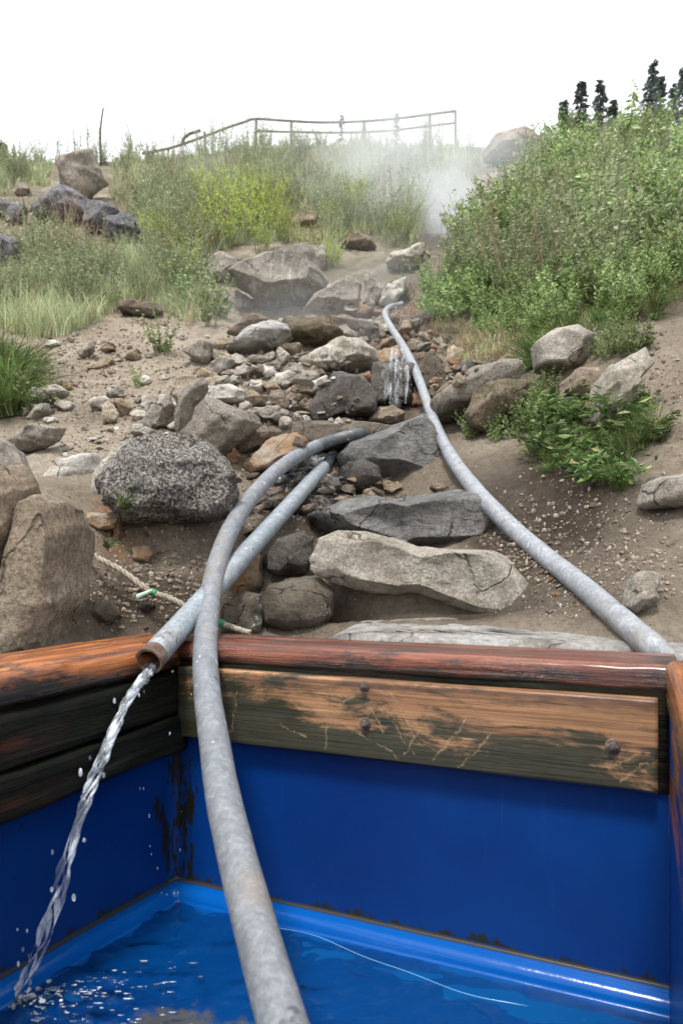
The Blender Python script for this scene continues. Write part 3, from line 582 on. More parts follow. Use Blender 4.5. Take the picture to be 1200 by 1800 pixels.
class MB:
    def __init__(s): s.V = []; s.F3 = []; s.F4 = []; s.n = 0
    def add(s, V, Fs):
        if isinstance(Fs, np.ndarray): Fs = [Fs]
        for f in Fs: (s.F4 if f.shape[1] == 4 else s.F3).append(f+s.n)
        s.V.append(np.asarray(V, float)); s.n += len(V); return s
    def build(s, name, mat=None, parent=None, smooth=True, loc=(0, 0, 0)):
        Fs = ([np.concatenate(s.F4)] if s.F4 else [])+([np.concatenate(s.F3)] if s.F3 else [])
        V = np.concatenate(s.V)-np.array(loc)[None] if parent is None else np.concatenate(s.V)
        return mesh(name, V, Fs, mat, parent, smooth, loc=loc if parent is None else (0, 0, 0))
def hose_mat(name, base, light, dark, rough=.55, metal=0):
    m, nt, p = newmat(name); n = N(nt); v = n.coord('Object')
    a = n.noise(v, 30, 10, .8); c = n.ramp(a, [(.25, dark), (.5, base), (.75, light)])
    b = n.noise(v, 120, 6, .8); c = n.mix(.5, c, n.ramp(b, [(.35, .6), (.5, 1), (.65, 1.35)]), 'MULTIPLY')
    sp = n.mapr(n.noise(v, 34, 3, .5), .66, .72); c = n.mix(n.math('MULTIPLY', sp, .8), c, (.06, .06, .065))
    s2 = n.mapr(n.noise(v, 48, 3, .6), .64, .72); c = n.mix(n.math('MULTIPLY', s2, .55), c, (.62, .63, .65))
    n.link(c, p.inputs['Base Color']); p.inputs['Roughness'].default_value = rough; p.inputs['Metallic'].default_value = metal
    h = n.math('ADD', n.noise(v, 90, 8, .8), n.noise(v, 400, 3, .8)); sd_ = n.mapr(n.noise(n.coord('Object', (5, 5, 5)), 1, 6, .7), .56, .66, 0, .45); c2 = n.mix(sd_, c, (.20, .165, .125)); n.link(c2, p.inputs['Base Color'])
    n.link(n.bump(h, .35, .004), p.inputs['Normal'])
    return m
M['hose'] = hose_mat('weathered_grey_hose', (.15, .163, .182), (.26, .27, .29), (.09, .10, .112))
M['hoselight'] = hose_mat('chalky_grey_hose', (.22, .235, .255), (.36, .38, .40), (.13, .14, .155))
M['hosedark'] = hose_mat('dark_wet_hose', (.05, .06, .07), (.10, .115, .13), (.03, .035, .045), .3)
M['galv'] = hose_mat('galvanised_pipe', (.24, .27, .30), (.40, .44, .48), (.15, .17, .19), .45, .25)
M['rustmetal'] = rock_mat('rusted_pipe_end', (.07, .045, .035), (.16, .10, .07), (.26, .22, .19), None, rough=.6, bump=.6, big=40)
from mathutils.bvhtree import BVHTree
_vs, _fs, _n = [], [], 0
for o in ROCKS:
    v_ = np.array([q.co[:] for q in o.data.vertices])+np.array(o.location)[None]; f_ = [tuple(i+_n for i in q.vertices) for q in o.data.polygons]; _vs.append(v_); _fs += f_; _n += len(v_)
BV = BVHTree.FromPolygons([tuple(q) for q in np.concatenate(_vs)], _fs)
def front(px, py):
    """nearest distance (Y) of a rock or of the ground on a sight line"""
    d = Vector(((px-600)/1200, 1, (1000-py)/1200)); L = d.length; h_ = hit(px, py); y = h_.y if h_ else 60
    r_ = BV.ray_cast(Vector((0, 0, CZ)), d/L)
    return min(y, r_[0].y) if r_[0] else y
# near hose: from behind the wet boulder, over the rim, down into the tub
A_ = [(760, 775, 3.6), (715, 762, 3.45), (655, 759, 3.28), (600, 769, 3.02), (545, 789, 2.72), (492, 822, 2.42), (447, 868, 2.16), (411, 920, 1.96), (387, 975, 1.79), (371, 1040, 1.645), (363, 1108, 1.505), (361, 1165, 1.385), (366, 1230, 1.27), (378, 1310, 1.13), (392, 1400, 1.0), (415, 1500, .90), (441, 1600, .82), (468, 1700, .75), (497, 1800, .695), (530, 1900, .645), (565, 2010, .60)]
Pa = catmull([at(*q) for q in A_], 8)
for _i in range(0, 44):
    q = Pa[_i]-np.array([0, 0, CZ]); px_ = 600+1200*q[0]/q[1]
    if px_ > 652: continue
    fy = front(px_, 1000-1200*q[2]/q[1])
    if fy < q[1]+.03: Pa[_i] = q*((fy-.03)/q[1])+np.array([0, 0, CZ])
for _ in range(8): Pa[1:50] = (Pa[:49]+2*Pa[1:50]+Pa[2:51])/4
nh = empty('hose', at(363, 1108, 1.505)); tag(nh, 'near grey hose that crosses the rim and runs down into the tub', 'hose')
def kid(name, V, Fs, mat, par, smooth=True):
    V = np.asarray(V, float)-np.array(par.location)[None]; return mesh(name, V, Fs if not isinstance(Fs, np.ndarray) else [Fs], mat, par, smooth)
V, Fs = tube(Pa[30:], .0255, 32, wob=.0006); kid('hose_body', V, Fs, M['hose'], nh)
V, Fs = tube(Pa[:31], .0252, 32, wob=.0006); kid('wet_upper_section', V, Fs, M['hosedark'], nh)
# straight pipe
b0 = at(262, 1163, 1.36); b1 = at(568, 822, min(2.88, front(568, 822)-.04)); b2 = at(588, 796, min(3.05, front(588, 796)-.02))
pp = empty('pipe', at(300, 1125, 1.5)); tag(pp, 'straight galvanised pipe pouring water over the corner of the tub', 'pipe')
def lin(a, b, n): return np.array([np.array(a)+(np.array(b)-np.array(a))*t for t in np.linspace(0, 1, n)])
d_ = np.array(b1-b0); d_ /= np.linalg.norm(d_)
V, Fs = tube(lin(np.array(b0)+d_*.03, b1, 60), .0275, 32, cap=False, wob=.0008); kid('pipe_body', V, Fs, M['galv'], pp)
V, Fs = tube(lin(np.array(b0)+d_*.03, np.array(b0), 10), .0279, 32, cap=False, wob=.0015); kid('rusty_mouth', V, Fs, M['rustmetal'], pp)
V, Fs = tube(lin(np.array(b0)+d_*.001, np.array(b0)+d_*.14, 10), .0235, 32, cap=True, wob=.001); V[-1] -= d_*.0; kid('bore', V[:-2], [Fs[0][:, ::-1]], M['rustmetal'], pp)
o_, i_ = [], []
T, AA, BB = frames(lin(b0, b1, 3)); th = np.arange(32)*2*math.pi/32; ring = AA[0]*np.cos(th)[:, None]+BB[0]*np.sin(th)[:, None]
V = np.concatenate([np.array(b0)+ring*.0279, np.array(b0)+ring*.0235]); j = np.arange(32); k_ = (j+1) % 32
kid('lip', V, np.stack([j, k_, k_+32, j+32], -1), M['rustmetal'], pp)
V, Fs = tube(lin(b1, b2, 12), .0225, 28, wob=.001); kid('inner_pipe', V, Fs, M['hosedark'], pp)
# right hose
C_ = [(708, 534, 6.1), (685, 536, 5.95), (670, 545, 5.75), (674, 560, 5.5), (693, 585, 5.08), (716, 617, 4.6), (734, 655, 4.15), (747, 700, 3.75), (762, 745, 3.35), (782, 790, 2.95), (812, 838, 2.6), (852, 885, 2.33), (900, 930, 2.12), (960, 980, 1.93), (1020, 1028, 1.77), (1075, 1076, 1.60), (1122, 1117, 1.45), (1152, 1144, 1.37), (1172, 1172, 1.32), (1182, 1220, 1.30), (1186, 1300, 1.29)]
Pc = catmull([at(*q) for q in C_], 8)
for _i in range(len(Pc)-18):                   # keep it lying on the ground: slide along its own sight line until clear
    for _k in range(60):
        if Pc[_i, 2] > terr_z(Pc[_i, 0], Pc[_i, 1])+.012: break
        q = Pc[_i]-np.array([0, 0, CZ]); Pc[_i] = q*.99+np.array([0, 0, CZ])
for _rep in range(8):
    for _i in range(14, len(Pc)-24):
        q = Pc[_i]-np.array([0, 0, CZ]); fy = front(600+1200*q[0]/q[1], 1000-1200*q[2]/q[1])
        if fy < q[1]+.03: Pc[_i] = q*((fy-.03)/q[1])+np.array([0, 0, CZ])
    for _ in range(14 if _rep < 7 else 5): Pc[1:100] = (Pc[:99]+2*Pc[1:100]+Pc[2:101])/4
for _ in range(6): Pc[1:-1] = (Pc[:-2]+2*Pc[1:-1]+Pc[2:])/4
rh = empty('hose', at(782, 790, 2.95)); tag(rh, 'long grey hose coming down the stream bank to the right end of the rim', 'hose')
V, Fs = tube(Pc[:75], .0235, 28, wob=.0008); kid('upper_hose', V, Fs, M['hoselight'], rh)
V, Fs = tube(Pc[73:], .0265, 32, wob=.0012); kid('lower_hose', V, Fs, M['hoselight'], rh)

# ------------------------------------------------------------------ the tub
def wood_mat(name, cols, dark=.5, rough=.3, mildew=0, along=1.4, ring=30, coat=.5, scratch=False, mz=0, mx=0, mcol=(.008, .011, .006), grainbump=.35, mth=(.40, .60), mamp=1.0):
    m, nt, p = newmat(name); n = N(nt); v = n.coord('Object', (along, ring, ring))
    g = n.noise(v, 1.0, 9, .65, .8); c = n.ramp(g, [(.3, cols[0]), (.45, cols[1]), (.58, cols[2]), (.72, cols[3])])
    v2 = n.coord('Object', (3, 130, 130)); g2 = n.noise(v2, 1, 5, .7); c = n.mix(.5, c, n.ramp(g2, [(.35, .5), (.5, 1), (.68, 1.3)]), 'MULTIPLY')
    vo = n.coord('Object', (2.5, 7, 9)); d = n.noise(vo, 1.3, 8, .75, .6); c = n.mix(n.math('MULTIPLY', n.mapr(d, .50, .62), dark), c, (.02, .012, .01))
    kn = n.voro(n.coord('Object', (3.1, 12, 12)), 1.0); c = n.mix(n.mapr(kn, .16, .06), c, (.05, .02, .012))
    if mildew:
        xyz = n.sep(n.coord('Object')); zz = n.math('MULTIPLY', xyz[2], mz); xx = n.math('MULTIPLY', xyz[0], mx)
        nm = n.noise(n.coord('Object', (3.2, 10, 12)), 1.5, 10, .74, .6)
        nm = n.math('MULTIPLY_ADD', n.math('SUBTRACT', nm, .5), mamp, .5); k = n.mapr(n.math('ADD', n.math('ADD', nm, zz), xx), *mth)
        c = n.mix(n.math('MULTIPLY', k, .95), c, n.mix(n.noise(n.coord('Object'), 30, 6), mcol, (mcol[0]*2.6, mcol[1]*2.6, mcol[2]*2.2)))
    if scratch:
        xyz = n.sep(n.coord('Object'))
        nd = n.math('MULTIPLY', n.math('SUBTRACT', n.noise(n.coord('Object'), 16, 8, .75), .5), .045)
        for (x0, z0, x1, z1, ww) in scratch:
            dx, dz = x1-x0, z1-z0; L = math.hypot(dx, dz); dx /= L; dz /= L
            rx = n.math('SUBTRACT', xyz[0], x0); rz = n.math('SUBTRACT', xyz[2], z0)
            al = n.math('ADD', n.math('MULTIPLY', rx, dx), n.math('MULTIPLY', rz, dz))
            ac = n.math('ABSOLUTE', n.math('ADD', n.math('SUBTRACT', n.math('MULTIPLY', rx, -dz), n.math('MULTIPLY', rz, -dx)), nd))
            k = n.math('MULTIPLY', n.mapr(ac, ww, ww*.3), n.math('MULTIPLY', n.math('GREATER_THAN', al, 0), n.math('LESS_THAN', al, L)))
            k = n.math('MULTIPLY', k, n.mapr(n.noise(n.coord('Object'), 70, 6, .8), .42, .56, 0, .7))
            c = n.mix(k, c, (.34, .24, .13))
    n.link(c, p.inputs['Base Color']); p.inputs['Roughness'].default_value = rough
    n.link(n.mapr(n.noise(n.coord('Object', (4, 14, 14)), 1.5, 6, .6), .35, .65, rough*.6, min(1, rough*1.7)), p.inputs['Roughness'])
    p.inputs['Specular IOR Level'].default_value = .12 if coat == 0 else .5
    p.inputs['Coat Weight'].default_value = coat; p.inputs['Coat Roughness'].default_value = .15
    h = n.math('ADD', n.math('MULTIPLY', g, .8), n.math('ADD', g2, n.math('MULTIPLY', d, .6))); n.link(n.bump(h, grainbump, .008), p.inputs['Normal'])
    return m
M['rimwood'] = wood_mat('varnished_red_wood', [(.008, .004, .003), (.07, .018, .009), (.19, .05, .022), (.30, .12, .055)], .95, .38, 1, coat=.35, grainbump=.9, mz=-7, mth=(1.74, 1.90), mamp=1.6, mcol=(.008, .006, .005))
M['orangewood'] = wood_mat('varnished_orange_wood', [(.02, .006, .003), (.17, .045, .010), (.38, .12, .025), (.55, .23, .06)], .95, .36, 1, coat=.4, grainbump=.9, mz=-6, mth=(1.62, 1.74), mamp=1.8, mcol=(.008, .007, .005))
M['plank'] = wood_mat('mildewed_plank', [(.07, .034, .018), (.21, .10, .046), (.34, .185, .088), (.44, .28, .155)], .5, .5, 1, mz=-3.9, mx=-.38, mth=(.36, .66), mamp=2.2, coat=.15, ring=42,
    scratch=[(.17, .005, .155, -.13, .0018), (.38, -.03, .37, -.14, .0012), (.44, -.02, .36, -.10, .0014), (.47, -.04, .55, -.13, .0016), (.50, -.02, .56, -.11, .0014), (.56, -.09, .53, -.135, .0018), (.65, -.06, .58, -.14, .002), (.69, -.08, .63, -.145, .002), (.40, -.085, .52, -.14, .0022), (.95, -.09, .90, -.14, .003), (.93, -.085, .88, -.12, .002), (.46, -.05, .49, -.1, .002), (.27, -.1, .33, -.12, .0015)])
M['darkplank'] = wood_mat('black_wet_plank', [(.002, .002, .002), (.005, .006, .004), (.012, .013, .008), (.035, .032, .02)], .6, .55, 0, coat=.0, grainbump=1)
def beam(name, x0, x1, y0, y1, z0, z1, rad, mat, parent, segs=90, warp=.004, seed=0, crown=0, wear=0):
    """a rounded timber in its parent's frame, length along X"""
    q = []; 
    for (cx, cy_, a0) in ((y1-rad, z1-rad, 0), (y0+rad, z1-rad, 90), (y0+rad, z0+rad, 180), (y1-rad, z0+rad, 270)):
        for k in range(6): a = R(a0+k*18); q.append((cx+rad*math.cos(a), cy_+rad*math.sin(a)))
    # densify straight runs
    dens = []
    for i in range(len(q)):
        a, b = np.array(q[i]), np.array(q[(i+1) % len(q)]); L = np.linalg.norm(b-a); m_ = max(1, int(L/.012))
        for k in range(m_): dens.append(a+(b-a)*k/m_)
    prof = np.array(dens); nP = len(prof); xs = np.linspace(x0, x1, segs)
    V = np.zeros((segs, nP, 3)); V[..., 0] = xs[:, None]; V[..., 1] = prof[None, :, 0]; V[..., 2] = prof[None, :, 1]
    yc, zc = (y0+y1)/2, (z0+z1)/2; nn = V-np.array([0, yc, zc]); nn[..., 0] = 0; nn /= np.linalg.norm(nn, axis=-1, keepdims=True)
    V[..., 2] += crown*(1-((V[..., 1]-yc)/(y1-y0)*2)**2)*(V[..., 2] > zc)
    off = fbm(V*np.array([5, 16, 16])+seed, 4, seed)*warp + ridged(V*np.array([3, 60, 60])+seed, 2, seed+3)*warp*.32
    V = V+nn*off[..., None]
    if wear:
        V[..., 2] -= wear*np.clip(fbm(V*np.array([7., 9, 0])+seed, 3, seed+8)-.2, 0, 1)*(V[..., 2] > zc)
    idx = np.arange(segs*nP).reshape(segs, nP); j2 = np.roll(idx, -1, 1)
    F = np.stack([idx[:-1], idx[1:], j2[1:], j2[:-1]], -1).reshape(-1, 4)
    V = V.reshape(-1, 3); c0 = len(V); V = np.concatenate([V, [[x0, yc, zc], [x1, yc, zc]]])
    e0 = np.stack([np.full(nP, c0), idx[0], j2[0]], -1); e1 = np.stack([np.full(nP, c0+1), j2[-1], idx[-1]], -1)
    return mesh(name, V, [F, e0, e1], mat, parent)
tub = empty('soaking_tub', (0, 0, 0)); tag(tub, 'wood rimmed soaking tub with a glossy blue liner in the foreground', 'tub')
def side(p, d, z=CZ):
    """child frame: origin p, X along d, Y to its left"""
    e = None
    return (p[0], p[1], z), math.atan2(d[1], d[0])
def place(o, p, d, z=CZ): o.location = (p[0], p[1], z); o.rotation_euler = (0, 0, math.atan2(d[1], d[0])); return o
# back side (X to the right; +Y points away from the camera)
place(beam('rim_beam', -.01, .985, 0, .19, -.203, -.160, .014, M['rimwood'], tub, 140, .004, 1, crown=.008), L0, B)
plk = place(beam('plank', .02, .955, -.022, .016, -.150, .0, .006, M['plank'], tub, 140, .0018, 2), L0, B, CZ-.2105)
place(beam('rim_beam', -.30, LEN, -.19, -.002, -.215, -.160, .016, M['orangewood'], tub, 170, .007, 3, crown=.008, wear=.012), L0+np.array([.0, .0])+B*-.0, LD) if False else None
# left side (X towards the camera, +Y to the right/inside)
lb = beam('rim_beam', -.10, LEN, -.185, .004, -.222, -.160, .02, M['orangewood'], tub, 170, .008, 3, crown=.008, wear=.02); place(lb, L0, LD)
lp1 = beam('plank', .0, LEN, -.03, .018, -.085, 0, .01, M['darkplank'], tub, 150, .006, 4); place(lp1, L0, LD, CZ-.228)
lp2 = beam('plank', .0, LEN, -.03, .026, -.075, 0, .012, M['darkplank'], tub, 150, .01, 5); place(lp2, L0, LD, CZ-.318)
# right side (X towards the camera, +Y to the right/outside)
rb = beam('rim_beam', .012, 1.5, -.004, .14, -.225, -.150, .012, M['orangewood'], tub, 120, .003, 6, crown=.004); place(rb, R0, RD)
rp = beam('plank', .02, 1.5, .0, .03, -.15, 0, .006, M['orangewood'], tub, 120, .002, 7); place(rp, R0, RD, CZ-.231)
for (fr_, dd_, ln_, y0_, y1_) in ((L0, B, .975, .004, .02), (L0, LD, LEN, -.045, -.02), (R0, RD, 1.5, .012, .03)):
    place(beam('backing_board', -.01, ln_, y0_, y1_, -.17, 0, .003, M['darkplank'], tub, 60, .001, 9), fr_, dd_, CZ-.198)
# near side, below and behind the photographer
LE = L0+LD*1.9; fd = (R0+RD*1.5)-LE; fl = np.linalg.norm(fd); fd /= fl
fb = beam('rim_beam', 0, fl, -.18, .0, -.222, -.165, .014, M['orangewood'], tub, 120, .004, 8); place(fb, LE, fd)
# bolts
M['bolt'] = rock_mat('rusty_bolt', (.04, .03, .027), (.09, .07, .06), (.18, .155, .14), None, rough=.5, bump=.4, big=60)
def bolt(par, x, z, y, r, washer=True, recess=False):
    mb = MB(); n_s = 6
    def cyl(rad, y0, y1, sd, cham=.15):
        th = np.arange(sd)*2*math.pi/sd; rings = []
        for (rr, yy) in ((rad, y0), (rad, y0+(y1-y0)*.7), (rad*(1-cham), y1)): rings.append(np.stack([x+rr*np.cos(th), np.full(sd, yy), z+rr*np.sin(th)], -1))
        V = np.concatenate(rings+[[[x, y1-.0003, z]]]); j = np.arange(sd); k = (j+1) % sd
        Fs = [np.concatenate([np.stack([j+a*sd, k+a*sd, k+(a+1)*sd, j+(a+1)*sd], -1) for a in (0, 1)]), np.stack([j+2*sd, k+2*sd, np.full(sd, 3*sd)], -1)]
        mb.add(V, Fs)
    if washer: cyl(r*1.55, y+.003, y-.003, 24)
    cyl(r, y-.002, y-.011, 6, .2)
    cyl(r*.45, y-.010, y-.014, 12)
    b = mb.build('bolt', M['bolt'], par, smooth=False); return b
def along(px, Yoff=0):                         # distance along the back wall whose face is seen at column px
    u = (px-600)/1200; return (u*L0[1]-L0[0])/(B[0]-u*B[1])
bolt(plk, along(648), -.012, -.0225, .0062)
bolt(plk, along(650), -.082, -.0225, .0075)
bolt(plk, along(1077), -.080, -.0225, .008)
bolt(lp2, .462, -.02, .0265, -.009) if False else None
# --- liner
m, nt, p = newmat('blue_liner'); n = N(nt); v = n.coord('Object'); xyz = n.sep(v)
c = n.ramp(n.noise(v, 2.0, 4, .5), [(.35, (.0003, .020, .125)), (.6, (.0004, .033, .172))])
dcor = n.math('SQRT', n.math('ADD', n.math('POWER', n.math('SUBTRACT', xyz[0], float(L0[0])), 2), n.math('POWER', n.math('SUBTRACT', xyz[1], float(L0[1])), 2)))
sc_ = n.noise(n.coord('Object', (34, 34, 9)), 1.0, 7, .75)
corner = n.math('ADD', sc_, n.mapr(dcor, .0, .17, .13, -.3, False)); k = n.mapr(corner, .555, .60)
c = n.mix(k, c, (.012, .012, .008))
k2 = n.mapr(n.math('ADD', n.noise(n.coord('Object', (60, 60, 30)), 1, 6, .8), n.attr('dirty')), .82, .9); c = n.mix(k2, c, (.03, .028, .022))
k3 = n.mapr(n.math('ADD', n.noise(n.coord('Object', (20, 20, 6)), 1, 6, .7), n.attr('grime')), .95, 1.06); c = n.mix(k3, c, (.016, .018, .012))
spk = n.mapr(n.noise(n.coord('Object', (26, 26, 26)), 1, 4, .6), .70, .74); c = n.mix(spk, c, (.01, .012, .012))
scf = n.mapr(n.noise(n.coord('Object', (9, 9, 2.2)), 1, 8, .8, 1.0), .58, .72, 0, .5); c = n.mix(scf, c, (.004, .05, .22))
drp = n.mapr(n.noise(n.coord('Object', (70, 70, 1.6)), 1, 5, .7), .62, .74, 0, .22); c = n.mix(drp, c, (.03, .10, .26))
scf2 = n.mapr(n.noise(n.coord('Object', (120, 120, 40)), 1, 4, .7), .70, .76, 0, .5); c = n.mix(scf2, c, (.10, .16, .28))
# sediment on the floor
sx, sy = at(330, 1780, 1.09)[0], 1.085
ds = n.math('SQRT', n.math('ADD', n.math('POWER', n.math('MULTIPLY', n.math('SUBTRACT', xyz[0], sx), .8), 2), n.math('POWER', n.math('SUBTRACT', xyz[1], sy-.03), 2)))
k4 = n.mapr(n.math('ADD', n.math('MULTIPLY', n.noise(v, 14, 7, .7), .16), n.math('MULTIPLY', ds, -1)), -.005, .02)
c = n.mix(n.math('MULTIPLY', n.attr('floor'), .5), c, n.mix(1, c, (1.0, 2.6, 1.35), 'MULTIPLY')) if True else c
k4 = n.math('MULTIPLY', k4, n.attr('floor')); c = n.mix(n.math('MULTIPLY', k4, .8), c, (.17, .11, .065))
c = n.mix(n.attr('cove'), c, (.001, .075, .32))  # brighter blue paints the sky highlight into the cove
n.link(c, p.inputs['Base Color']); p.inputs['Roughness'].default_value = .3; p.inputs['Specular IOR Level'].default_value = .25
n.link(n.mapr(n.attr('cove'), 0, 1, .38, .16, False), p.inputs['Roughness'])
n.link(n.bump(n.noise(v, 7, 5, .6), .12, .02), p.inputs['Normal']); M['liner'] = m
m2_, nt_, p_ = newmat('water_edge'); p_.inputs['Base Color'].default_value = (.12, .32, .6, 1); p_.inputs['Roughness'].default_value = .1; M['water_edge'] = m2_
WZ = -.7145                                    # water level below the eye
prof = [(-.012, -.33, 0, 0, 0, 0), (-.012, -.45, 0, 0, 0, 0), (-.012, -.60, 0, 0, .1, 0), (-.012, -.66, 0, 0, .35, 0), (-.012, -.678, .3, 0, .5, 0), (-.012, -.6835, .55, 0, 0, 0), (-.0085, -.685, .5, 0, 0, 0), (-.004, -.6855, .2, .6, 0, 0)]
for k in range(9):
    a = R(90*k/8); prof.append((-.002+.024*math.sin(a)*1.0, -.687-.026*(1-math.cos(a)), 0, 1, 0, 0))
prof += [(.028, -.7140, 0, .2, 0, .7), (.045, -.7155, 0, .0, 0, 1), (.08, None, 0, 0, 0, 1), (.14, None, 0, 0, 0, 1), (.25, None, 0, 0, 0, 1), (.4, None, 0, 0, 0, 1), (.6, None, 0, 0, 0, 1), (.9, None, 0, 0, 0, 1), (1.2, None, 0, 0, 0, 1)]
def floorz(o, s): return -.7160-.05*(o-.045-.125*s)-.22*max(0, o-.2)**2-.012*max(0, .35-s)
# cross-section swept along the left wall, round the corner and along the back wall
NLs, NBs = 70, 90; V = []; at_d, at_c, at_g, at_f = [], [], [], []
rn_in = np.array([RD[1], -RD[0]])
linx = np.array([-LDL[1], LDL[0]])             # inward normal of the left liner wall
def row(base, inward, s, scale):
    r_ = []
    for (o, z, d, cv, g, fl_) in prof:
        zz = z if z is not None else floorz(o, s)
        if z is not None and z < -.70: zz = z-.012*max(0, .35-s)*max(0, (o-.02)/.03)
        q = base+inward*o*scale; r_.append((q[0], q[1], zz+CZ)); 
    return r_
mit = linx+BN; mit /= np.dot(mit, BN)          # mitre direction at the corner
for i in range(NLs):                           # left wall, from the camera side up to the corner
    t = 1-i/NLs; s = t*LEN; k = math.exp(-s/.05); inw = linx*(1-k)+mit*k
    V.append(row(L0+LDL*s, inw, 0, 1))
for i in range(NBs+1):
    s = i/NBs*.972; k = math.exp(-s/.05); k2 = math.exp(-(.972-s)/.05); inw = BN*(1-k)+mit*k
    V.append(row(L0+B*s, inw, s, 1))
V = np.array(V); nr, nc = V.shape[:2]
V[..., 2] += .0006*fbm(V*9, 3, 2)
idx = np.arange(nr*nc).reshape(nr, nc); F = np.stack([idx[:-1, :-1], idx[:-1, 1:], idx[1:, 1:], idx[1:, :-1]], -1).reshape(-1, 4)
lin_o = mesh('liner', V.reshape(-1, 3), [F], M['liner'], tub)
pa = np.array(prof, dtype=object)
for nm, col_ in (('dirty', 2), ('cove', 3), ('grime', 4), ('floor', 5)):
    a_ = np.tile(pa[:, col_].astype(float), nr)
    at_ = lin_o.data.attributes.new(nm, 'FLOAT', 'POINT'); at_.data.foreach_set('value', a_.astype(np.float32))
# right wall of the liner
V = []
for s in np.linspace(0, 1.5, 30):
    for z in (-.2, -.5, -.65, -.9): q = R0+RD*s+rn_in*.0; V.append((q[0], q[1], z+CZ))
idx = np.arange(120).reshape(30, 4); F = np.stack([idx[:-1, :-1], idx[1:, :-1], idx[1:, 1:], idx[:-1, 1:]], -1).reshape(-1, 4)
mn = []
for s_ in np.linspace(.27, .93, 90):
    o_ = .000+.12*s_+.010*math.sin(s_*13)+.004*math.sin(s_*29+1); q = L0+B*s_+BN*o_; mn.append((q[0], q[1], WZ+CZ+.0006))
Vm, Fm = tube(np.array(mn), .0007, 6)
mesh('liner_side', V, [F], M['liner'], tub)
q0 = LE; q1 = R0+RD*1.5
mesh('liner_end', [(q0[0]+.0, q0[1], CZ-.2), (q1[0], q1[1], CZ-.2), (q1[0], q1[1], CZ-1.1), (q0[0], q0[1], CZ-1.1)], [(0, 1, 2, 3)], M['liner'], tub)
# --- water in the tub
m, nt, p = newmat('clear_water'); n = N(nt); nt.nodes.remove(p); v = n.coord('Object')
fr = n.n('Fresnel'); fr.inputs[0].default_value = 1.33
tr = n.n('BsdfTransparent'); tr.inputs[0].default_value = (.68, .82, .9, 1); gl = n.n('BsdfGlossy'); gl.inputs['Roughness'].default_value = .03
h = n.math('ADD', n.noise(v, 26, 6, .6, .8), n.math('MULTIPLY', n.noise(v, 50, 3, .5), .4)); b_ = n.bump(h, .35, .02); n.link(b_, gl.inputs['Normal']); n.link(b_, fr.inputs['Normal'])
ms = n.n('MixShader'); n.link(n.math('MULTIPLY', fr.outputs[0], 1.3, clamp=True), ms.inputs[0]); n.link(tr.outputs[0], ms.inputs[1]); n.link(gl.outputs[0], ms.inputs[2])
n.link(ms.outputs[0], nt.nodes['Material Output'].inputs[0]); M['water'] = m
ax = np.linspace(0, 1, 300); JX, JY = -.50, 1.13
PA, PB = np.meshgrid(ax, ax, indexing='ij')
x = -.95+PA*1.7; y = -.35+PB*1.9; dj = np.hypot(x-JX, y-JY)
z = WZ + .009*np.exp(-dj*2.9)*fbm(np.stack([x*18, y*34, x*0], -1), 3, 4)*1.6 + .004*np.sin(dj*85)*np.exp(-dj*7) + .0003*fbm(np.stack([x*8, y*8, x*0], -1), 2, 6)
lnn = np.array([-LDL[1], LDL[0]]); ok = ((x-L0[0])*BN[0]+(y-L0[1])*BN[1] > -.004) & ((x-L0[0])*lnn[0]+(y-L0[1])*lnn[1] > -.004) & ((x-R0[0])*rn_in[0]+(y-R0[1])*rn_in[1] > -.004)
idx = np.arange(90000).reshape(300, 300); F = np.stack([idx[:-1, :-1], idx[1:, :-1], idx[1:, 1:], idx[:-1, 1:]], -1); okf = ok[:-1, :-1] & ok[1:, :-1] & ok[1:, 1:] & ok[:-1, 1:]
wa = mesh('water', np.stack([x, y, z+CZ], -1).reshape(-1, 3), F[okf], M['water']); tag(wa, kind='structure')
mn_ = mesh('waterline', Vm, Fm, M['water_edge']); tag(mn_, kind='structure')
# --- the jet
m, nt, p = newmat('falling_water'); n = N(nt); v = n.coord('Object')
p.inputs['Base Color'].default_value = (.85, .9, .95, 1); p.inputs['Roughness'].default_value = .08; p.inputs['IOR'].default_value = 1.33
n.link(n.mapr(n.noise(n.coord('Object', (40, 40, 14)), 1, 4, .6), .42, .66, .95, .4), p.inputs['Transmission Weight'])
n.link(n.bump(n.noise(v, 60, 4), .5, .01), p.inputs['Normal']); M['jet'] = m
jp = catmull([at(*q) for q in [(268, 1172, 1.40), (262, 1180, 1.355), (245, 1204, 1.32), (215, 1252, 1.27), (190, 1310, 1.225), (165, 1370, 1.19), (143, 1430, 1.165), (118, 1510, 1.15), (98, 1590, 1.145), (65, 1680, 1.142), (30, 1745, 1.14)]], 20)
jt = empty('water_jet', jp[0]); tag(jt, 'twisting jet of clear water falling from the pipe mouth into the tub', 'water jet')
mb = MB(); m_ = len(jp); s = np.linspace(0, 1, m_); T, A2, B2 = frames(jp); rng = np.random.default_rng(3)
for k in range(5):
    ph = k*2*math.pi/5; sp = .0050+.0065*np.abs(np.sin(s*9+.6))*s; rad = np.clip(.0050*(1-.62*s)+.0022*np.sin(s*75+k*2)*(1-.4*s)+.0015*np.sin(s*31+k), .0007, .02)
    if k > 2: rad = rad*.6
    pth = jp+A2*(np.cos(ph+s*22)*sp)[:, None]+B2*(np.sin(ph+s*22)*sp)[:, None]
    V, Fs = tube(pth, rad, 12, wob=.003, seed=k); mb.add(V, Fs)
mb.V = [v_-jp[0] for v_ in mb.V]; mb.build('strands', M['jet'], jt)
def ico_at(mb, c_, r, k=2, st=(1, 1, 1)):
    V, F = ico(k); mb.add(V*r*np.array(st)+np.array(c_), F)
mb = MB()
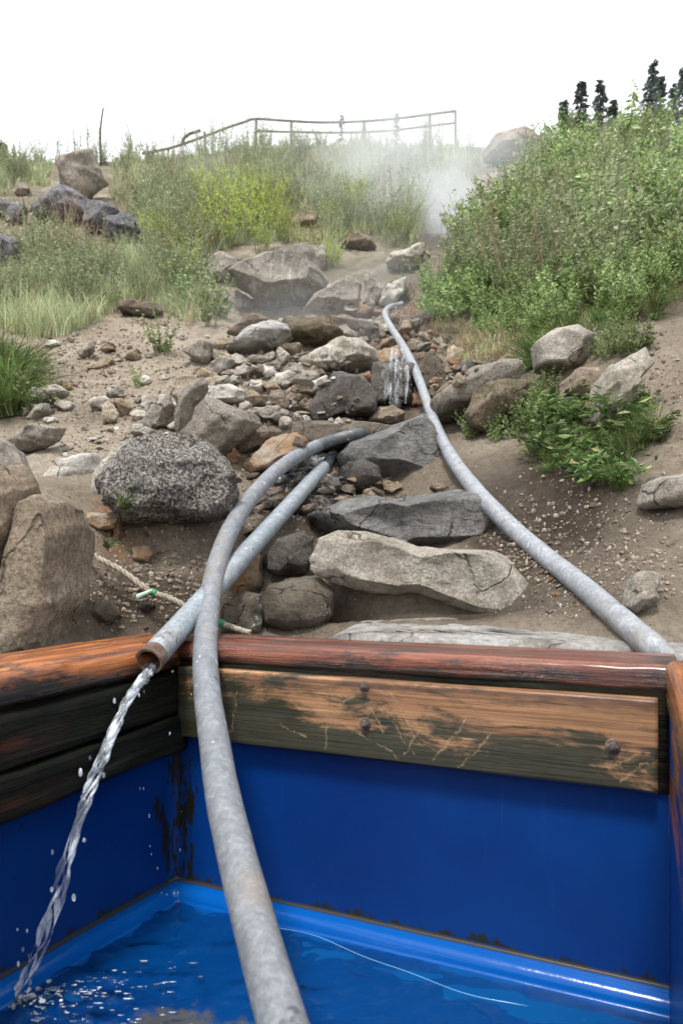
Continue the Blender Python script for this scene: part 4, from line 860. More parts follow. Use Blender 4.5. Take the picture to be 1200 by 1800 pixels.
for k in range(26):
    i = int(rng.integers(20, m_)); c_ = jp[i]-jp[0]+rng.normal(size=3)*np.array([.02, .012, .03])*(.3+s[i]); ico_at(mb, c_, rng.uniform(.0015, .0042), 2, (.8, .8, rng.uniform(1, 2.2)))
for k in range(16):
    q = at(rng.uniform(240, 340), rng.uniform(1220, 1620), 1.4); ico_at(mb, np.array(q)-jp[0], rng.uniform(.0008, .0022), 2, (.8, .8, 2))
tag(mb.build('droplets', M['jet'], jt), kind='stuff')
# foam where the jet lands, and stretched flecks added in place of ripple glints
mb = MB()
for k in range(190):
    r_ = abs(rng.normal())*.11; a_ = rng.uniform(-.3, 1.9)-1.2; px_, py_ = JX-.02+r_*math.cos(a_)*1.3+.02, JY+.03+r_*math.sin(a_)
    ico_at(mb, (px_, py_, WZ+CZ+.001), rng.uniform(.0006, .0022), 1, (rng.uniform(1, 6), 1, .4))
for k in range(150):
    a_ = rng.uniform(0, 6.3); r_ = abs(rng.normal())*.022; ico_at(mb, (jp[-1][0]+r_*math.cos(a_)*1.4, jp[-1][1]+r_*math.sin(a_), WZ+CZ+rng.uniform(0, .006)), rng.uniform(.0012, .0045), 1, (1.4, 1.2, .7))
foam_glints = mb.build('foam', M['jet'], None, loc=(JX, JY, WZ+CZ)); tag(foam_glints, kind='stuff')  # foam mesh also carries the added glint flecks

# ------------------------------------------------------------------ rope with ribbons
m, nt, p = newmat('old_rope'); n = N(nt); v = n.coord('Object')
n.link(n.ramp(n.noise(v, 60, 6, .8), [(.3, (.10, .08, .06)), (.6, (.34, .30, .24))]), p.inputs['Base Color']); p.inputs['Roughness'].default_value = .95; M['rope'] = m
rp_ = catmull([at(*q) for q in [(150, 962, 1.86), (172, 980, 1.82), (215, 1003, 1.79), (262, 1038, 1.76), (300, 1052, 1.75), (345, 1075, 1.74), (385, 1094, 1.73), (412, 1104, 1.72), (440, 1113, 1.72)]], 24)
ro = empty('rope', rp_[len(rp_)//2]); tag(ro, 'old frayed rope stretched across the dark bank behind the rim', 'rope')
T, A2, B2 = frames(rp_); s = np.arange(len(rp_)); mb = MB()
for k in range(3):
    ph = k*2.094; V, Fs = tube(rp_+A2*(np.cos(ph+s*.42)*.0042)[:, None]+B2*(np.sin(ph+s*.42)*.0042)[:, None], .0042, 8, wob=.001, seed=k); mb.add(V-rp_[len(rp_)//2], Fs)
mb.build('strands', M['rope'], ro)
def flatmat(name, col, rough=.6):
    m, nt, p = newmat(name); n = N(nt); n.link(n.mix(n.noise(n.coord('Object'), 90, 5), col, tuple(c_*.6 for c_ in col)), p.inputs['Base Color']); p.inputs['Roughness'].default_value = rough; return m
M['green'] = flatmat('green_tape', (.02, .22, .08)); M['ribbon'] = flatmat('pale_ribbon', (.45, .62, .52))
def band(i0, i1, r=.0105):
    V, Fs = tube(rp_[i0:i1], r, 14, wob=.0015); mb = MB().add(V-rp_[len(rp_)//2], Fs); mb.build('tape', M['green'], ro)
i_t = int(np.argmin(np.abs(rp_[:, 0]/rp_[:, 1]*1200+600-270))); band(i_t-3, i_t+4)
i_t2 = int(np.argmin(np.abs(rp_[:, 0]/rp_[:, 1]*1200+600-392))); band(i_t2-4, i_t2+3)
mb = MB(); a, b = np.array(at(268, 1037, 1.74)), np.array(at(240, 1050, 1.73)); nn = np.array([0, 0, .006]); V = []
for t in np.linspace(0, 1, 8):
    c_ = a+(b-a)*t+np.array([0, .004*math.sin(t*6), 0]); V += [c_-nn*(.6+.6*t), c_+nn*(.6+.6*t), c_+nn*(.6+.6*t)+[0, .001, 0], c_-nn*(.6+.6*t)+[0, .001, 0]]
V = np.array(V)-rp_[len(rp_)//2]; F = []
for i in range(7):
    for j in range(4): F.append((i*4+j, i*4+4+j, i*4+4+(j+1) % 4, i*4+(j+1) % 4))
mesh('ribbon', V, np.array(F), M['ribbon'], ro)

# ------------------------------------------------------------------ loose stones
def inpoly(x, y, poly):
    c = False; n_ = len(poly); j = n_-1
    for i in range(n_):
        if ((poly[i][1] > y) != (poly[j][1] > y)) and (x < (poly[j][0]-poly[i][0])*(y-poly[i][1])/(poly[j][1]-poly[i][1])+poly[i][0]): c = not c
        j = i
    return c
def proto_stone(seed):
    V, F = ico(4); sc = RNG.uniform(.6, 1.25, 3); sc[2] *= .75; f = facet(V, seed, 14, .45, .85)*1.3; P = V*f[:, None]*sc
    P = P+V*(fbm(P*3.2+seed, 4, seed)*.10)[:, None]; return P, F
PROTO = [proto_stone(100+k) for k in range(10)]
_sm = {}
def stone(P, r, mt, label, group, name='stone', rnd=random):
    k = rnd.randrange(10); key = (k, mt)
    if key not in _sm:
        V, F = PROTO[k]; o = mesh(name, V*.05, F, M[mt]); _sm[key] = o
    else: o = _sm[key].copy(); COL.objects.link(o)
    o.name = name; o.location = P; q = r/.05; o.scale = (q*rnd.uniform(.8, 1.3), q*rnd.uniform(.8, 1.2), q*rnd.uniform(.6, 1.0)); o.rotation_euler = (rnd.uniform(-.5, .5), rnd.uniform(-.5, .5), rnd.uniform(0, 6.3))
    tag(o, label, 'stone', group); return o
REG = [
 # polygon, count, min r px, max r px, materials, label, group
 ([(610, 535), (700, 540), (800, 590), (850, 650), (790, 690), (740, 700), (730, 620), (690, 600), (640, 600)], 72, 7, 19, ['ochre', 'brown', 'rust', 'tan', 'grey', 'pale', 'grey', 'wetbrown'], 'loose stone packed into the upper streambed around the right hose', 'stones of the upper streambed'),
 ([(430, 640), (540, 600), (640, 640), (640, 740), (540, 760), (470, 740), (450, 700)], 60, 6, 20, ['pale', 'brown', 'grey', 'tan', 'white'], 'broken stone in the rubble left of the waterfall', 'rubble stones left of the waterfall'),
 ([(400, 800), (480, 740), (600, 800), (700, 850), (600, 900), (520, 950), (440, 1000), (400, 900)], 46, 6, 16, ['ochre', 'rust', 'wetbrown', 'brown', 'wetdark'], 'wet stone in the trickle between the pipe and the dark cobble', 'wet stones in the lower trickle'),
 ([(60, 600), (240, 560), (340, 570), (300, 700), (200, 760), (80, 780), (100, 680)], 34, 3, 8, ['pale', 'tan', 'grey', 'white'], 'small loose stone scattered on the bare dirt slope at left', 'stones on the bare dirt slope'),
 ([(80, 800), (180, 760), (260, 740), (330, 700), (300, 770), (230, 775), (150, 810)], 24, 3, 9, ['white', 'pale', 'tan'], 'small whitish stone in the rubble above the dark speckled boulder', 'whitish rubble above the dark boulder'),
 ([(830, 860), (900, 880), (1190, 900), (1190, 1080), (960, 1070), (1040, 1040), (930, 960), (850, 900)], 26, 3, 9, ['pale', 'brown', 'grey', 'tan'], 'small stone stuck in the dirt bank right of the right hose', 'stones in the right dirt bank'),
 ([(940, 990), (1010, 1040), (1060, 1085), (960, 1092), (940, 1085)], 14, 4, 9, ['rust', 'brown', 'pale', 'ochre', 'wetdark'], 'small stone at the end of the long pale rock beside the hose', 'stones at the end of the long pale rock'),
 ([(170, 930), (380, 940), (350, 1100), (180, 1120)], 14, 3, 8, ['wetdark', 'wetbrown', 'ochre', 'brown'], 'small dark stone in the bank below the dark speckled boulder', 'stones in the bank under the dark boulder'),
]
for poly, cnt, r0, r1, mats, lb, gr in REG:
    xs = [q[0] for q in poly]; ys = [q[1] for q in poly]; k = 0
    while k < cnt:
        x, y = random.uniform(min(xs), max(xs)), random.uniform(min(ys), max(ys))
        if not inpoly(x, y, poly): continue
        h_ = hit(x, y)
        if h_ is None: k += 1; continue
        fy = front(x, y)
        if fy < h_.y-.02: h_ = at(x, y, fy+.01)
        r = (r0+(r1-r0)*random.random()**2.2)/1200*h_.y
        stone((h_.x, h_.y, h_.z+r*.2), r, random.choice(mats), lb, gr); k += 1
# gravel: too many to count
def gravel(name, samples, mats, seed):
    rng = np.random.default_rng(seed); V0, F0 = ico(1)
    Vs, Fs, n0 = [], [], 0
    for (x, y, rp) in samples:
        h_ = hit(x, y)
        if h_ is None: continue
        r = rp/1200*h_.y; P = V0*rng.uniform(.5, 1.3, 3)*r*(1+rng.uniform(-.25, .25, (len(V0), 1))); Vs.append(P+np.array(h_)+[0, 0, r*.2]); Fs.append(F0+n0); n0 += len(V0)
    o = mesh(name, np.concatenate(Vs), np.concatenate(Fs), mats, smooth=False); tag(o, kind='stuff'); return o
m, nt, p = newmat('gravel_mix'); n = N(nt); g_ = n.n('NewGeometry')
c = n.ramp(g_.outputs['Random Per Island'], [(0, (.08, .065, .05)), (.4, (.16, .13, .105)), (.7, (.24, .20, .165)), (.82, (.22, .15, .10)), (.95, (.40, .37, .33)), (1, (.15, .10, .07))])
n.link(n.mix(.4, c, n.ramp(n.noise(n.coord('Object'), 90, 5), [(.3, .5), (.6, 1.2)]), 'MULTIPLY'), p.inputs['Base Color']); p.inputs['Roughness'].default_value = .85; M['gravel'] = m
m, nt, p = newmat('earth_clod'); n = N(nt); g_ = n.n('NewGeometry')
n.link(n.ramp(g_.outputs['Random Per Island'], [(0, (.10, .08, .06)), (.6, (.20, .16, .125)), (1, (.30, .25, .2))]), p.inputs['Base Color']); p.inputs['Roughness'].default_value = .95; M['clod'] = m
smp = []
for poly, cnt, r0, r1, mats, *_ in REG:
    xs = [q[0] for q in poly]; ys = [q[1] for q in poly]
    for _k in range(int(cnt*(55 if mats[0] != 'pale' or cnt > 30 else 8))):
        x, y = random.uniform(min(xs)-15, max(xs)+15), random.uniform(min(ys)-10, max(ys)+10)
        if inpoly(x, y, poly) or random.random() < .2: smp.append((x, y, .8+2.4*random.random()**2))
for _k in range(8000):
    x, y = random.uniform(-400, 1700), random.uniform(540, 1130)
    smp.append((x, y, .6+1.6*random.random()**2.5))
gravel('gravel', smp, M['gravel'], 5)
smp = []
for (cx, cy_, rx, ry, cnt) in [(280, 1020, 110, 70, 900), (1000, 930, 150, 90, 380), (900, 980, 60, 60, 400), (1100, 1000, 100, 60, 500), (500, 650, 120, 70, 900), (860, 640, 60, 60, 300), (1150, 700, 60, 90, 300), (60, 520, 60, 40, 300), (200, 650, 120, 60, 300)]:
    smp += [(random.gauss(cx, rx*.6), random.gauss(cy_, ry*.6), 1.2+4.5*random.random()**2.5) for _k in range(cnt)]
gravel('dirt_clods', smp, M['clod'], 6)

# ------------------------------------------------------------------ foliage
def leaf_mat(name, stops, trans=.35, rough=.5, varscale=1.2):
    m, nt, p = newmat(name); n = N(nt); g_ = n.n('NewGeometry'); oi = n.n('ObjectInfo')
    c = n.ramp(g_.outputs['Random Per Island'], stops)
    f = n.n('HueSaturation'); n.link(c, f.inputs['Color'])
    big = n.noise(n.coord('Object'), varscale, 3, .6)
    n.link(n.math('MULTIPLY', n.mapr(oi.outputs['Random'], 0, 1, .6, 1.35, False), n.mapr(big, .35, .65, .7, 1.3)), f.inputs['Value'])
    n.link(n.mapr(oi.outputs['Random'], 0, 1, .485, .515, False), f.inputs['Hue'])
    n.link(f.outputs[0], p.inputs['Base Color']); p.inputs['Roughness'].default_value = rough; p.inputs['Specular IOR Level'].default_value = .4
    t = n.n('BsdfTranslucent'); n.link(f.outputs[0], t.inputs[0]); ms = n.n('MixShader'); ms.inputs[0].default_value = trans
    n.link(p.outputs[0], ms.inputs[1]); n.link(t.outputs[0], ms.inputs[2]); n.link(ms.outputs[0], nt.nodes['Material Output'].inputs[0]); return m
M['weed'] = leaf_mat('weed_leaves', [(0, (.07, .115, .035)), (.35, (.18, .27, .085)), (.65, (.30, .41, .15)), (.9, (.47, .55, .27)), (1, (.66, .66, .36))], .42)  # palest stops paint leaf highlights into the colour
M['grassy'] = leaf_mat('grass_blades', [(0, (.14, .19, .08)), (.4, (.26, .32, .14)), (.7, (.38, .41, .21)), (.88, (.50, .46, .29)), (1, (.58, .50, .35))], .3)
M['fresh'] = leaf_mat('fresh_grass', [(0, (.04, .08, .02)), (.5, (.10, .17, .045)), (.85, (.20, .28, .08)), (1, (.38, .34, .17))], .35)
M['yellow'] = leaf_mat('yellow_herb', [(0, (.14, .21, .06)), (.4, (.28, .36, .09)), (.75, (.50, .54, .10)), (1, (.66, .64, .14))], .4)
M['sage'] = leaf_mat('grey_green_herb', [(0, (.15, .19, .10)), (.5, (.28, .33, .18)), (.85, (.40, .44, .26)), (1, (.50, .48, .30))], .3)
M['dry'] = leaf_mat('dry_stalks', [(0, (.22, .13, .08)), (.6, (.36, .24, .16)), (1, (.45, .33, .24))], .3)
M['stem'] = leaf_mat('green_stems', [(0, (.10, .12, .05)), (1, (.22, .22, .11))], .1)
M['fir'] = leaf_mat('fir_needles', [(0, (.08, .11, .10)), (.6, (.13, .17, .155)), (1, (.19, .225, .21))], .1, .7)  # needles lightened toward grey, distance haze mixed into the colour
M['bark'] = rock_mat('bark', (.04, .03, .025), (.09, .07, .05), (.14, .11, .09), None, bump=.8)
def unit(v): return v/(np.linalg.norm(v, axis=-1, keepdims=True)+1e-9)
def leafquads(base, d, L, Wd, rng, fold=.25):
    n_ = len(base); d = unit(d); r = unit(rng.normal(size=(n_, 3))); s_ = unit(np.cross(d, r)); u = np.cross(s_, d)
    mid = base+d*(L*.5)[:, None]; V = np.stack([base, mid+s_*(Wd*.5)[:, None]+u*(fold*Wd)[:, None], base+d*L[:, None], mid-s_*(Wd*.5)[:, None]+u*(fold*Wd)[:, None]], 1).reshape(-1, 3)
    return V, np.arange(n_*4).reshape(-1, 4)
def blades(base, lean, L, Wd, rng, segs=3):
    """curved grass blades"""
    n_ = len(base); lean = lean.copy(); a = rng.uniform(0, 2*math.pi, n_); side = np.stack([np.cos(a), np.sin(a), np.zeros(n_)], -1)
    Vs = []
    for k in range(segs+1):
        t = k/segs; P = base+np.array([0, 0, 1.])*(L*(t-.28*t*t*np.linalg.norm(lean, axis=1)))[:, None]+lean*(L*t*t)[:, None]; w_ = Wd*(1-t)**.7 if k < segs else Wd*.04
        Vs += [P-side*(w_*.5)[:, None], P+side*(w_*.5)[:, None]]
    V = np.stack(Vs, 1).reshape(-1, 3); b = np.arange(n_)[:, None]*(2*(segs+1))
    F = np.concatenate([np.stack([b+2*k, b+2*k+1, b+2*k+3, b+2*k+2], -1).reshape(-1, 4) for k in range(segs)])
    return V, F
def herb(name, seed, h, spread, nst, nlf, ll, lw, lmat, smat='stem', start=.15, up=.4, droop=0., stemr=.0022, tipdense=0, flowers=None):
    rng = np.random.default_rng(seed); Vs, Fs, n0 = [], [], 0; SB = MB()
    for _ in range(nst):
        a = rng.uniform(0, 2*math.pi); r0 = rng.uniform(0, spread*.35); d = np.array([math.cos(a), math.sin(a), 0]); H = h*rng.uniform(.55, 1.05); b0_ = d*r0*1.0; out = rng.uniform(.15, 1)*spread
        t = np.linspace(0, 1, 6); P = b0_+np.stack([d[0]*out*t**1.5, d[1]*out*t**1.5, H*(t-droop*t*t)], -1)+rng.normal(size=(6, 3))*.012*h*t[:, None]
        V, F = tube(P, stemr*(1-.6*t), 3, cap=False); SB.add(V, F)
        tt = start+(1-start)*rng.random(nlf)**(1-tipdense*.5); k = np.clip((tt*5).astype(int), 0, 4); f = (tt*5-k)[:, None]; Q = P[k]*(1-f)+P[k+1]*f
        aa = rng.uniform(0, 2*math.pi, nlf); dd = np.stack([np.cos(aa), np.sin(aa), rng.uniform(up-.5, up+.5, nlf)], -1)
        Lf = ll*rng.uniform(.5, 1.25, nlf)*(1.1-.5*tt); V, F = leafquads(Q, dd, Lf, Lf*lw, rng); Vs.append(V); Fs.append(F+n0); n0 += len(V)
    o = empty(name); mesh('foliage', np.concatenate(Vs), np.concatenate(Fs), M[lmat], o, smooth=False); SB.build('stems', M[smat], o)
    if flowers:
        mb = MB()
        for _ in range(flowers[1]):
            a = rng.uniform(0, 6.3); q = np.array([math.cos(a)*spread*rng.random(), math.sin(a)*spread*rng.random(), h*rng.uniform(.6, 1.0)]); ico_at(mb, q, flowers[2], 1)
        mb.build('flowers', M[flowers[0]], o)
    return o
def hide_src(o): pass
class Planter:
    """first use moves the source itself, later uses are copies"""
    def __init__(s, srcs): s.srcs = srcs; s.used = set()
    def put(s, loc, sc, label, cat, group=None, rz=None, tilt=(0, 0), k=None, name=None):
        k = random.randrange(len(s.srcs)) if k is None else k; src = s.srcs[k]
        o = src if k not in s.used else copy_tree(src); s.used.add(k)
        if name: o.name = name
        o.location = loc; o.scale = (sc, sc, sc*random.uniform(.9, 1.1)); o.rotation_euler = (tilt[0], tilt[1], random.uniform(0, 6.3) if rz is None else rz)
        for key in ('label', 'category', 'group'):
            if key in o: del o[key]
        tag(o, label, cat, group); return o
weedP = Planter([herb('leafy_weed', 20+k, .75, .32, 24, 34, .078, .5, 'weed', tipdense=.4) for k in range(4)])
sparseP = Planter([herb('hill_herb', 30+k, .5, .26, 26, 30, .042, .32, 'sage', tipdense=.3) for k in range(3)])
yellP = Planter([herb('yellow_herb', 40+k, .6, .24, 28, 32, .05, .26, 'yellow', up=.9, tipdense=.7) for k in range(3)])
tallP = Planter([herb('tall_weed', 50+k, 1.15, .16, 5, 34, .055, .3, 'sage', stemr=.005, start=.1, up=.3) for k in range(3)])
HILL = [(-60, 290), (250, 280), (450, 255), (800, 255), (840, 280), (830, 320), (760, 340), (745, 400), (720, 440), (660, 430), (600, 440), (600, 470), (500, 425), (400, 440), (340, 470), (330, 520), (380, 560), (330, 575), (260, 530), (200, 550), (130, 590), (60, 600), (-60, 560)]
BANK = [(765, 515), (820, 455), (848, 425), (870, 390), (900, 330), (940, 290), (1000, 262), (1100, 245), (1260, 225), (1430, 215), (1430, 480), (1260, 500), (1150, 520), (1080, 545), (960, 570), (900, 590), (840, 605), (790, 575), (750, 545)]
k = 0
while k < 285:
    x, y = random.uniform(735, 1430), random.uniform(225, 605)
    if not inpoly(x, y, BANK): continue
    h_ = hit(x, y)
    if h_ is None: k += 1; continue
    edge = y > 505 and x < 900 or y > 490 and x >= 900
    sc = random.uniform(.30, .5) if edge else random.uniform(.42, .95)*min(1.25, .8+h_.y*.03)
    weedP.put(h_, sc, 'leafy green weed bush in the dense thicket on the right bank', 'bush', 'green weed bushes covering the right bank', tilt=(random.uniform(-.1, .2), random.uniform(-.12, .1))); k += 1
for (x, y) in [(random.uniform(760, 1230), random.uniform(250, 540)) for _ in range(110)]:
    if not inpoly(x, y, BANK): continue
    h_ = hit(x, y); sparseP.put(h_, random.uniform(.8, 1.5), 'pale stalked weed standing among the leafy bushes of the right thicket', 'weed', 'pale stalked weeds in the right thicket', name='stalked_weed')
dryP = Planter([herb('dry_weed', 120+k, .7, .2, 9, 16, .03, .25, 'dry', smat='dry', stemr=.0035, start=.4, up=.6) for k in range(2)])
for (x, y) in [(random.uniform(760, 1230), random.uniform(260, 560)) for _ in range(36)]:
    if inpoly(x, y, BANK): dryP.put(hit(x, y), random.uniform(.7, 1.3), 'dry brown seed stalk weed sticking out of the right thicket', 'weed', 'dry stalks in the right thicket')
for (x, y) in [(random.uniform(0, 700), random.uniform(290, 540)) for _ in range(34)]:
    if inpoly(x, y, HILL): dryP.put(hit(x, y), random.uniform(.6, 1.2)*1.2, 'dry reddish brown weed among the grass of the left hillside', 'weed', 'dry weeds on the left hillside', name='withered_weed')
# fringe of hanging grass below the thicket
def tuft_stuff(name, pts, mat, nb, Lr, wpx, leanr, seed, kind='stuff', hang=0):
    rng = np.random.default_rng(seed); B_, Le, L_, W_ = [], [], [], []
    for (x, y) in pts:
        h_ = hit(x, y)
        if h_ is None: continue
        q = np.array(h_); m_ = nb
        B_.append(q+rng.normal(size=(m_, 3))*np.array([.02, .02, .0])*(.5+h_.y*.12)); a = rng.uniform(0, 6.3, m_); r_ = rng.uniform(*leanr, m_)
        Le.append(np.stack([np.cos(a)*r_, np.sin(a)*r_-hang*.6, np.full(m_, -hang)*rng.uniform(.5, 1.5, m_)], -1)); L_.append(rng.uniform(Lr[0], Lr[1], m_)*(.6+.08*min(h_.y, 8))); W_.append(rng.uniform(.6, 1.3, m_)*wpx/1200*h_.y)
    V, F = blades(np.concatenate(B_), np.concatenate(Le), np.concatenate(L_), np.concatenate(W_), rng)
    o = mesh(name, V, F, M[mat], smooth=False); tag(o, kind=kind); return o
def blocked(x, y, m_=28):
    return any(a-8 < x < b+8 and c_ < y < d+m_ for a, b, c_, d in BLK)
BLK = []
for lb, poly, mt in MID:
    q = np.array(poly)
    if q[:, 1].max() < 480: BLK.append((q[:, 0].min(), q[:, 0].max(), q[:, 1].min()+8, q[:, 1].max()))
def samp(poly, cnt):
    xs = [q[0] for q in poly]; ys = [q[1] for q in poly]; out = []
    while len(out) < cnt:
        x, y = random.uniform(min(xs), max(xs)), random.uniform(min(ys), max(ys))
        if inpoly(x, y, poly) and not blocked(x, y): out.append((x, y))
    return out
tuft_stuff('hillside_grass', samp(HILL, 9000), 'grassy', 9, (.06, .20), 1.1, (.15, 1.0), 3)
tuft_stuff('hillside_grass', samp(HILL, 2500), 'sage', 8, (.10, .36), 1.2, (.1, .8), 4)
tuft_stuff('dry_grass', samp([(100, 420), (180, 420), (200, 500), (130, 540), (60, 500)], 60)+samp(HILL, 260), 'dry', 8, (.15, .4), .8, (.1, .7), 5)
for (x, y) in samp([(705, 520), (745, 500), (800, 560), (860, 585), (1000, 545), (1190, 495), (1190, 530), (1080, 575), (960, 600), (860, 625), (800, 615), (740, 570)], 46):
    h_ = hit(x, y)
    if h_: weedP.put(h_, random.uniform(.2, .36), 'small leafy weed on the lower edge of the thicket on the right bank', 'weed', 'small weeds along the lower thicket edge', tilt=(.5, 0), name='small_leafy_weed')
tuft_stuff('dry_grass', samp([(700, 500), (790, 540), (860, 600), (920, 590), (930, 630), (860, 650), (780, 610), (710, 560)], 240)+samp([(1000, 520), (1190, 470), (1200, 540), (1080, 570)], 200), 'dry', 7, (.05, .18), 1.0, (.3, 1.2), 7, hang=.5)
tuft_stuff('bank_grass', samp([(735, 560), (760, 520), (830, 590), (900, 575), (1000, 550), (1190, 500), (1200, 530), (1080, 580), (930, 615), (850, 640), (800, 640)], 650), 'grassy', 8, (.04, .13), 1.2, (.3, 1.2), 6, hang=.5)
tuft_stuff('bank_grass', samp([(800, 430), (1190, 300), (1190, 520), (800, 540)], 500), 'grassy', 8, (.10, .3), 1.2, (.2, .9), 8)
# individual herbs on the left hill
k = 0
while k < 190:
    x, y = random.uniform(-20, 760), random.uniform(262, 560)
    if not inpoly(x, y, HILL) or blocked(x, y, 62): continue
    h_ = hit(x, y)
    if h_ is None: k += 1; continue
    sparseP.put(h_, random.uniform(.5, 1.0)*(1+.04*h_.y), 'grey green herb clump growing on the grassy left hillside', 'herb', 'grey green herbs on the left hillside'); k += 1
for (x, y, sc) in [(random.gauss(480, 150), random.gauss(395, 38), random.uniform(.6, 1.1)) for _ in range(46)]+[(395, 440, 1.3), (430, 425, 1.2), (370, 410, 1.2), (460, 415, 1.2), (350, 455, 1.0), (300, 470, .9), (480, 400, 1.1), (600, 445, .8), (640, 425, .9), (560, 450, .7), (585, 470, .7), (660, 420, .8), (530, 415, .9), (330, 500, .8), (90, 420, .8), (60, 450, .7), (130, 450, .7), (410, 380, 1.2), (360, 370, 1.2), (250, 450, .7), (700, 425, .8), (620, 400, 1.0), (555, 485, .6)]:
    h_ = hit(x, y)
    if h_ and 330 < y < 520 and x < 740 and not blocked(x, y, 55): yellP.put(h_, sc, 'yellow green herb bush standing among the grass above the grey boulders', 'herb', 'yellow green herbs above the grey boulders')
for k in range(95):
    x = random.choice([random.uniform(270, 520), random.uniform(620, 860), random.uniform(60, 240)]); h_ = hit(x, random.uniform(268, 300))
    if h_: tallP.put(h_, random.uniform(.8, 1.5)*h_.y/20, 'tall thin weed on the crest of the hill against the white sky', 'weed', 'tall weeds along the hill crest')
h_ = hit(178, 292)
if h_:
    o = herb('sagebrush', 77, 1.1, .5, 40, 40, .06, .3, 'sage'); o.location = h_; tag(o, 'grey green sagebrush beside the brown boulder on the left skyline', 'bush')
    V, F = tube(catmull([np.array(h_), np.array(h_)+[-.02, 0, .7], np.array(h_)+[.0, 0, 1.1], np.array(h_)+[.06, 0, 1.5]], 6), np.linspace(.035, .02, 19), 8); st_ = MB().add(V-np.array(h_), F).build('stick', M['bark'], None); st_.location = h_; tag(st_, 'bare dark stick rising behind the sagebrush on the left skyline', 'stick')
# the tall weed against the sky at right
tw = herb('tall_weed', 66, .62, .05, 2, 34, .085, .34, 'weed', stemr=.004, start=.2, up=-.5); tw.location = at(1104, 240, 5.2); tag(tw, 'tall leafy weed rising above the right thicket against the sky', 'weed')
# weed patch on the right bank
freshG = []
for s_ in range(3):
    rng = np.random.default_rng(80+s_); nb = 120; a = rng.uniform(0, 6.3, nb); r_ = rng.uniform(.3, 1.3, nb); V, F = blades(np.stack([np.cos(a), np.sin(a), a*0], -1)*rng.uniform(0, .03, nb)[:, None], np.stack([np.cos(a)*r_, np.sin(a)*r_-.3, a*0-.1], -1), rng.uniform(.08, .19, nb), rng.uniform(.003, .006, nb), rng, 4)
    freshG.append(mesh('grass_tuft', V, F, M['fresh'], smooth=False))
tuftP = Planter(freshG)
def patch(poly, cnt, planter, s0, s1, lb, cat, gr):
    for (x, y) in samp(poly, cnt):
        h_ = hit(x, y)
        if h_: planter.put(h_, random.uniform(s0, s1), lb, cat, gr, tilt=(.3, 0))
PATCH = [(905, 800), (930, 745), (1000, 720), (1060, 740), (1140, 760), (1170, 790), (1110, 830), (1090, 880), (1040, 890), (1000, 850), (950, 830)]
patch(PATCH, 30, tuftP, .45, .85, 'long bladed grass tuft in the weed patch on the right bank', 'grass tuft', 'grass tufts of the right weed patch')
broadP = Planter([herb('broadleaf_weed', 90+k, .16, .14, 12, 9, .075, .38, 'fresh', start=.2, up=.2, stemr=.0015) for k in range(2)])
patch(PATCH, 20, broadP, .55, .95, 'broad leaved low weed in the patch on the right bank', 'weed', 'broad leaved weeds of the right patch')
smallP = Planter([herb('small_weed', 95+k, .22, .09, 12, 22, .026, .45, 'weed', start=.1, stemr=.0014) for k in range(3)])
patch([(1040, 770), (1080, 700), (1130, 700), (1150, 780), (1090, 800)], 9, smallP, .5, .9, 'small upright weed above the right grass patch', 'weed', 'small upright weeds above the patch')
patch([(815, 770), (850, 740), (905, 760), (900, 790), (840, 790)], 8, smallP, .45, .75, 'low creeping weed at the foot of the mossy rock', 'weed', 'creeping weeds at the mossy rock')
patch([(930, 700), (960, 650), (990, 720), (980, 780), (930, 770), (900, 760)], 14, smallP, .5, .9, 'dark green weed between the mossy rock and the smooth brown rock', 'weed', 'weeds between mossy and brown rocks')
patch([(1010, 640), (1060, 600), (1160, 590), (1150, 620), (1060, 650)], 12, smallP, .5, .9, 'leafy weed hanging over the pale rock face on the right bank', 'weed', 'weeds over the pale rock face')
patch([(1000, 540), (1190, 500), (1190, 560), (1060, 590)], 14, tuftP, .6, 1.0, 'grass tuft hanging from the torn edge of the right thicket', 'grass tuft', 'grass tufts at the thicket edge')
patch([(930, 660), (1000, 640), (1010, 600), (960, 590)], 8, tuftP, .9, 1.6, 'grass stalks in front of the half hidden cream rock', 'grass tuft', 'grass stalks before the cream rock')
# left grass clump
patch([(-40, 745), (-20, 640), (30, 620), (50, 690), (30, 740)], 22, tuftP, 1.4, 2.2, 'bright green grass clump at the left edge of the dirt slope', 'grass tuft', 'bright grass at the left edge')
for (x, y, sc, lb) in [(285, 632, 1.5, 'tall thin weed standing alone in the middle of the dirt slope'), (62, 735, 1.3, 'thin leaning weed beside the left grass clump'), (242, 683, .6, 'tiny weed sprouting above the split tan slab')]:
    h_ = hit(x, y); smallP.put(h_, sc, lb, 'weed')
for (x, y, sc) in [(330, 560, 2.0), (365, 575, 2.2), (345, 535, 2.4), (390, 560, 1.8), (310, 545, 2.0)]:
    smallP.put(hit(x, y), sc, 'low green shrub at the left foot of the grey boulders', 'shrub', 'low shrubs by the grey boulders')
# tuft growing on the dark boulder's left side
o = tuftP.put(at(213, 893, 1.9), .52, 'small grass tuft rooted at the left side of the dark speckled boulder', 'grass tuft', tilt=(.5, -.1))
o = tuftP.put(at(186, 962, 1.86), .32, 'short grass blades beside the rope at the tan boulder', 'grass tuft', tilt=(.6, .3))

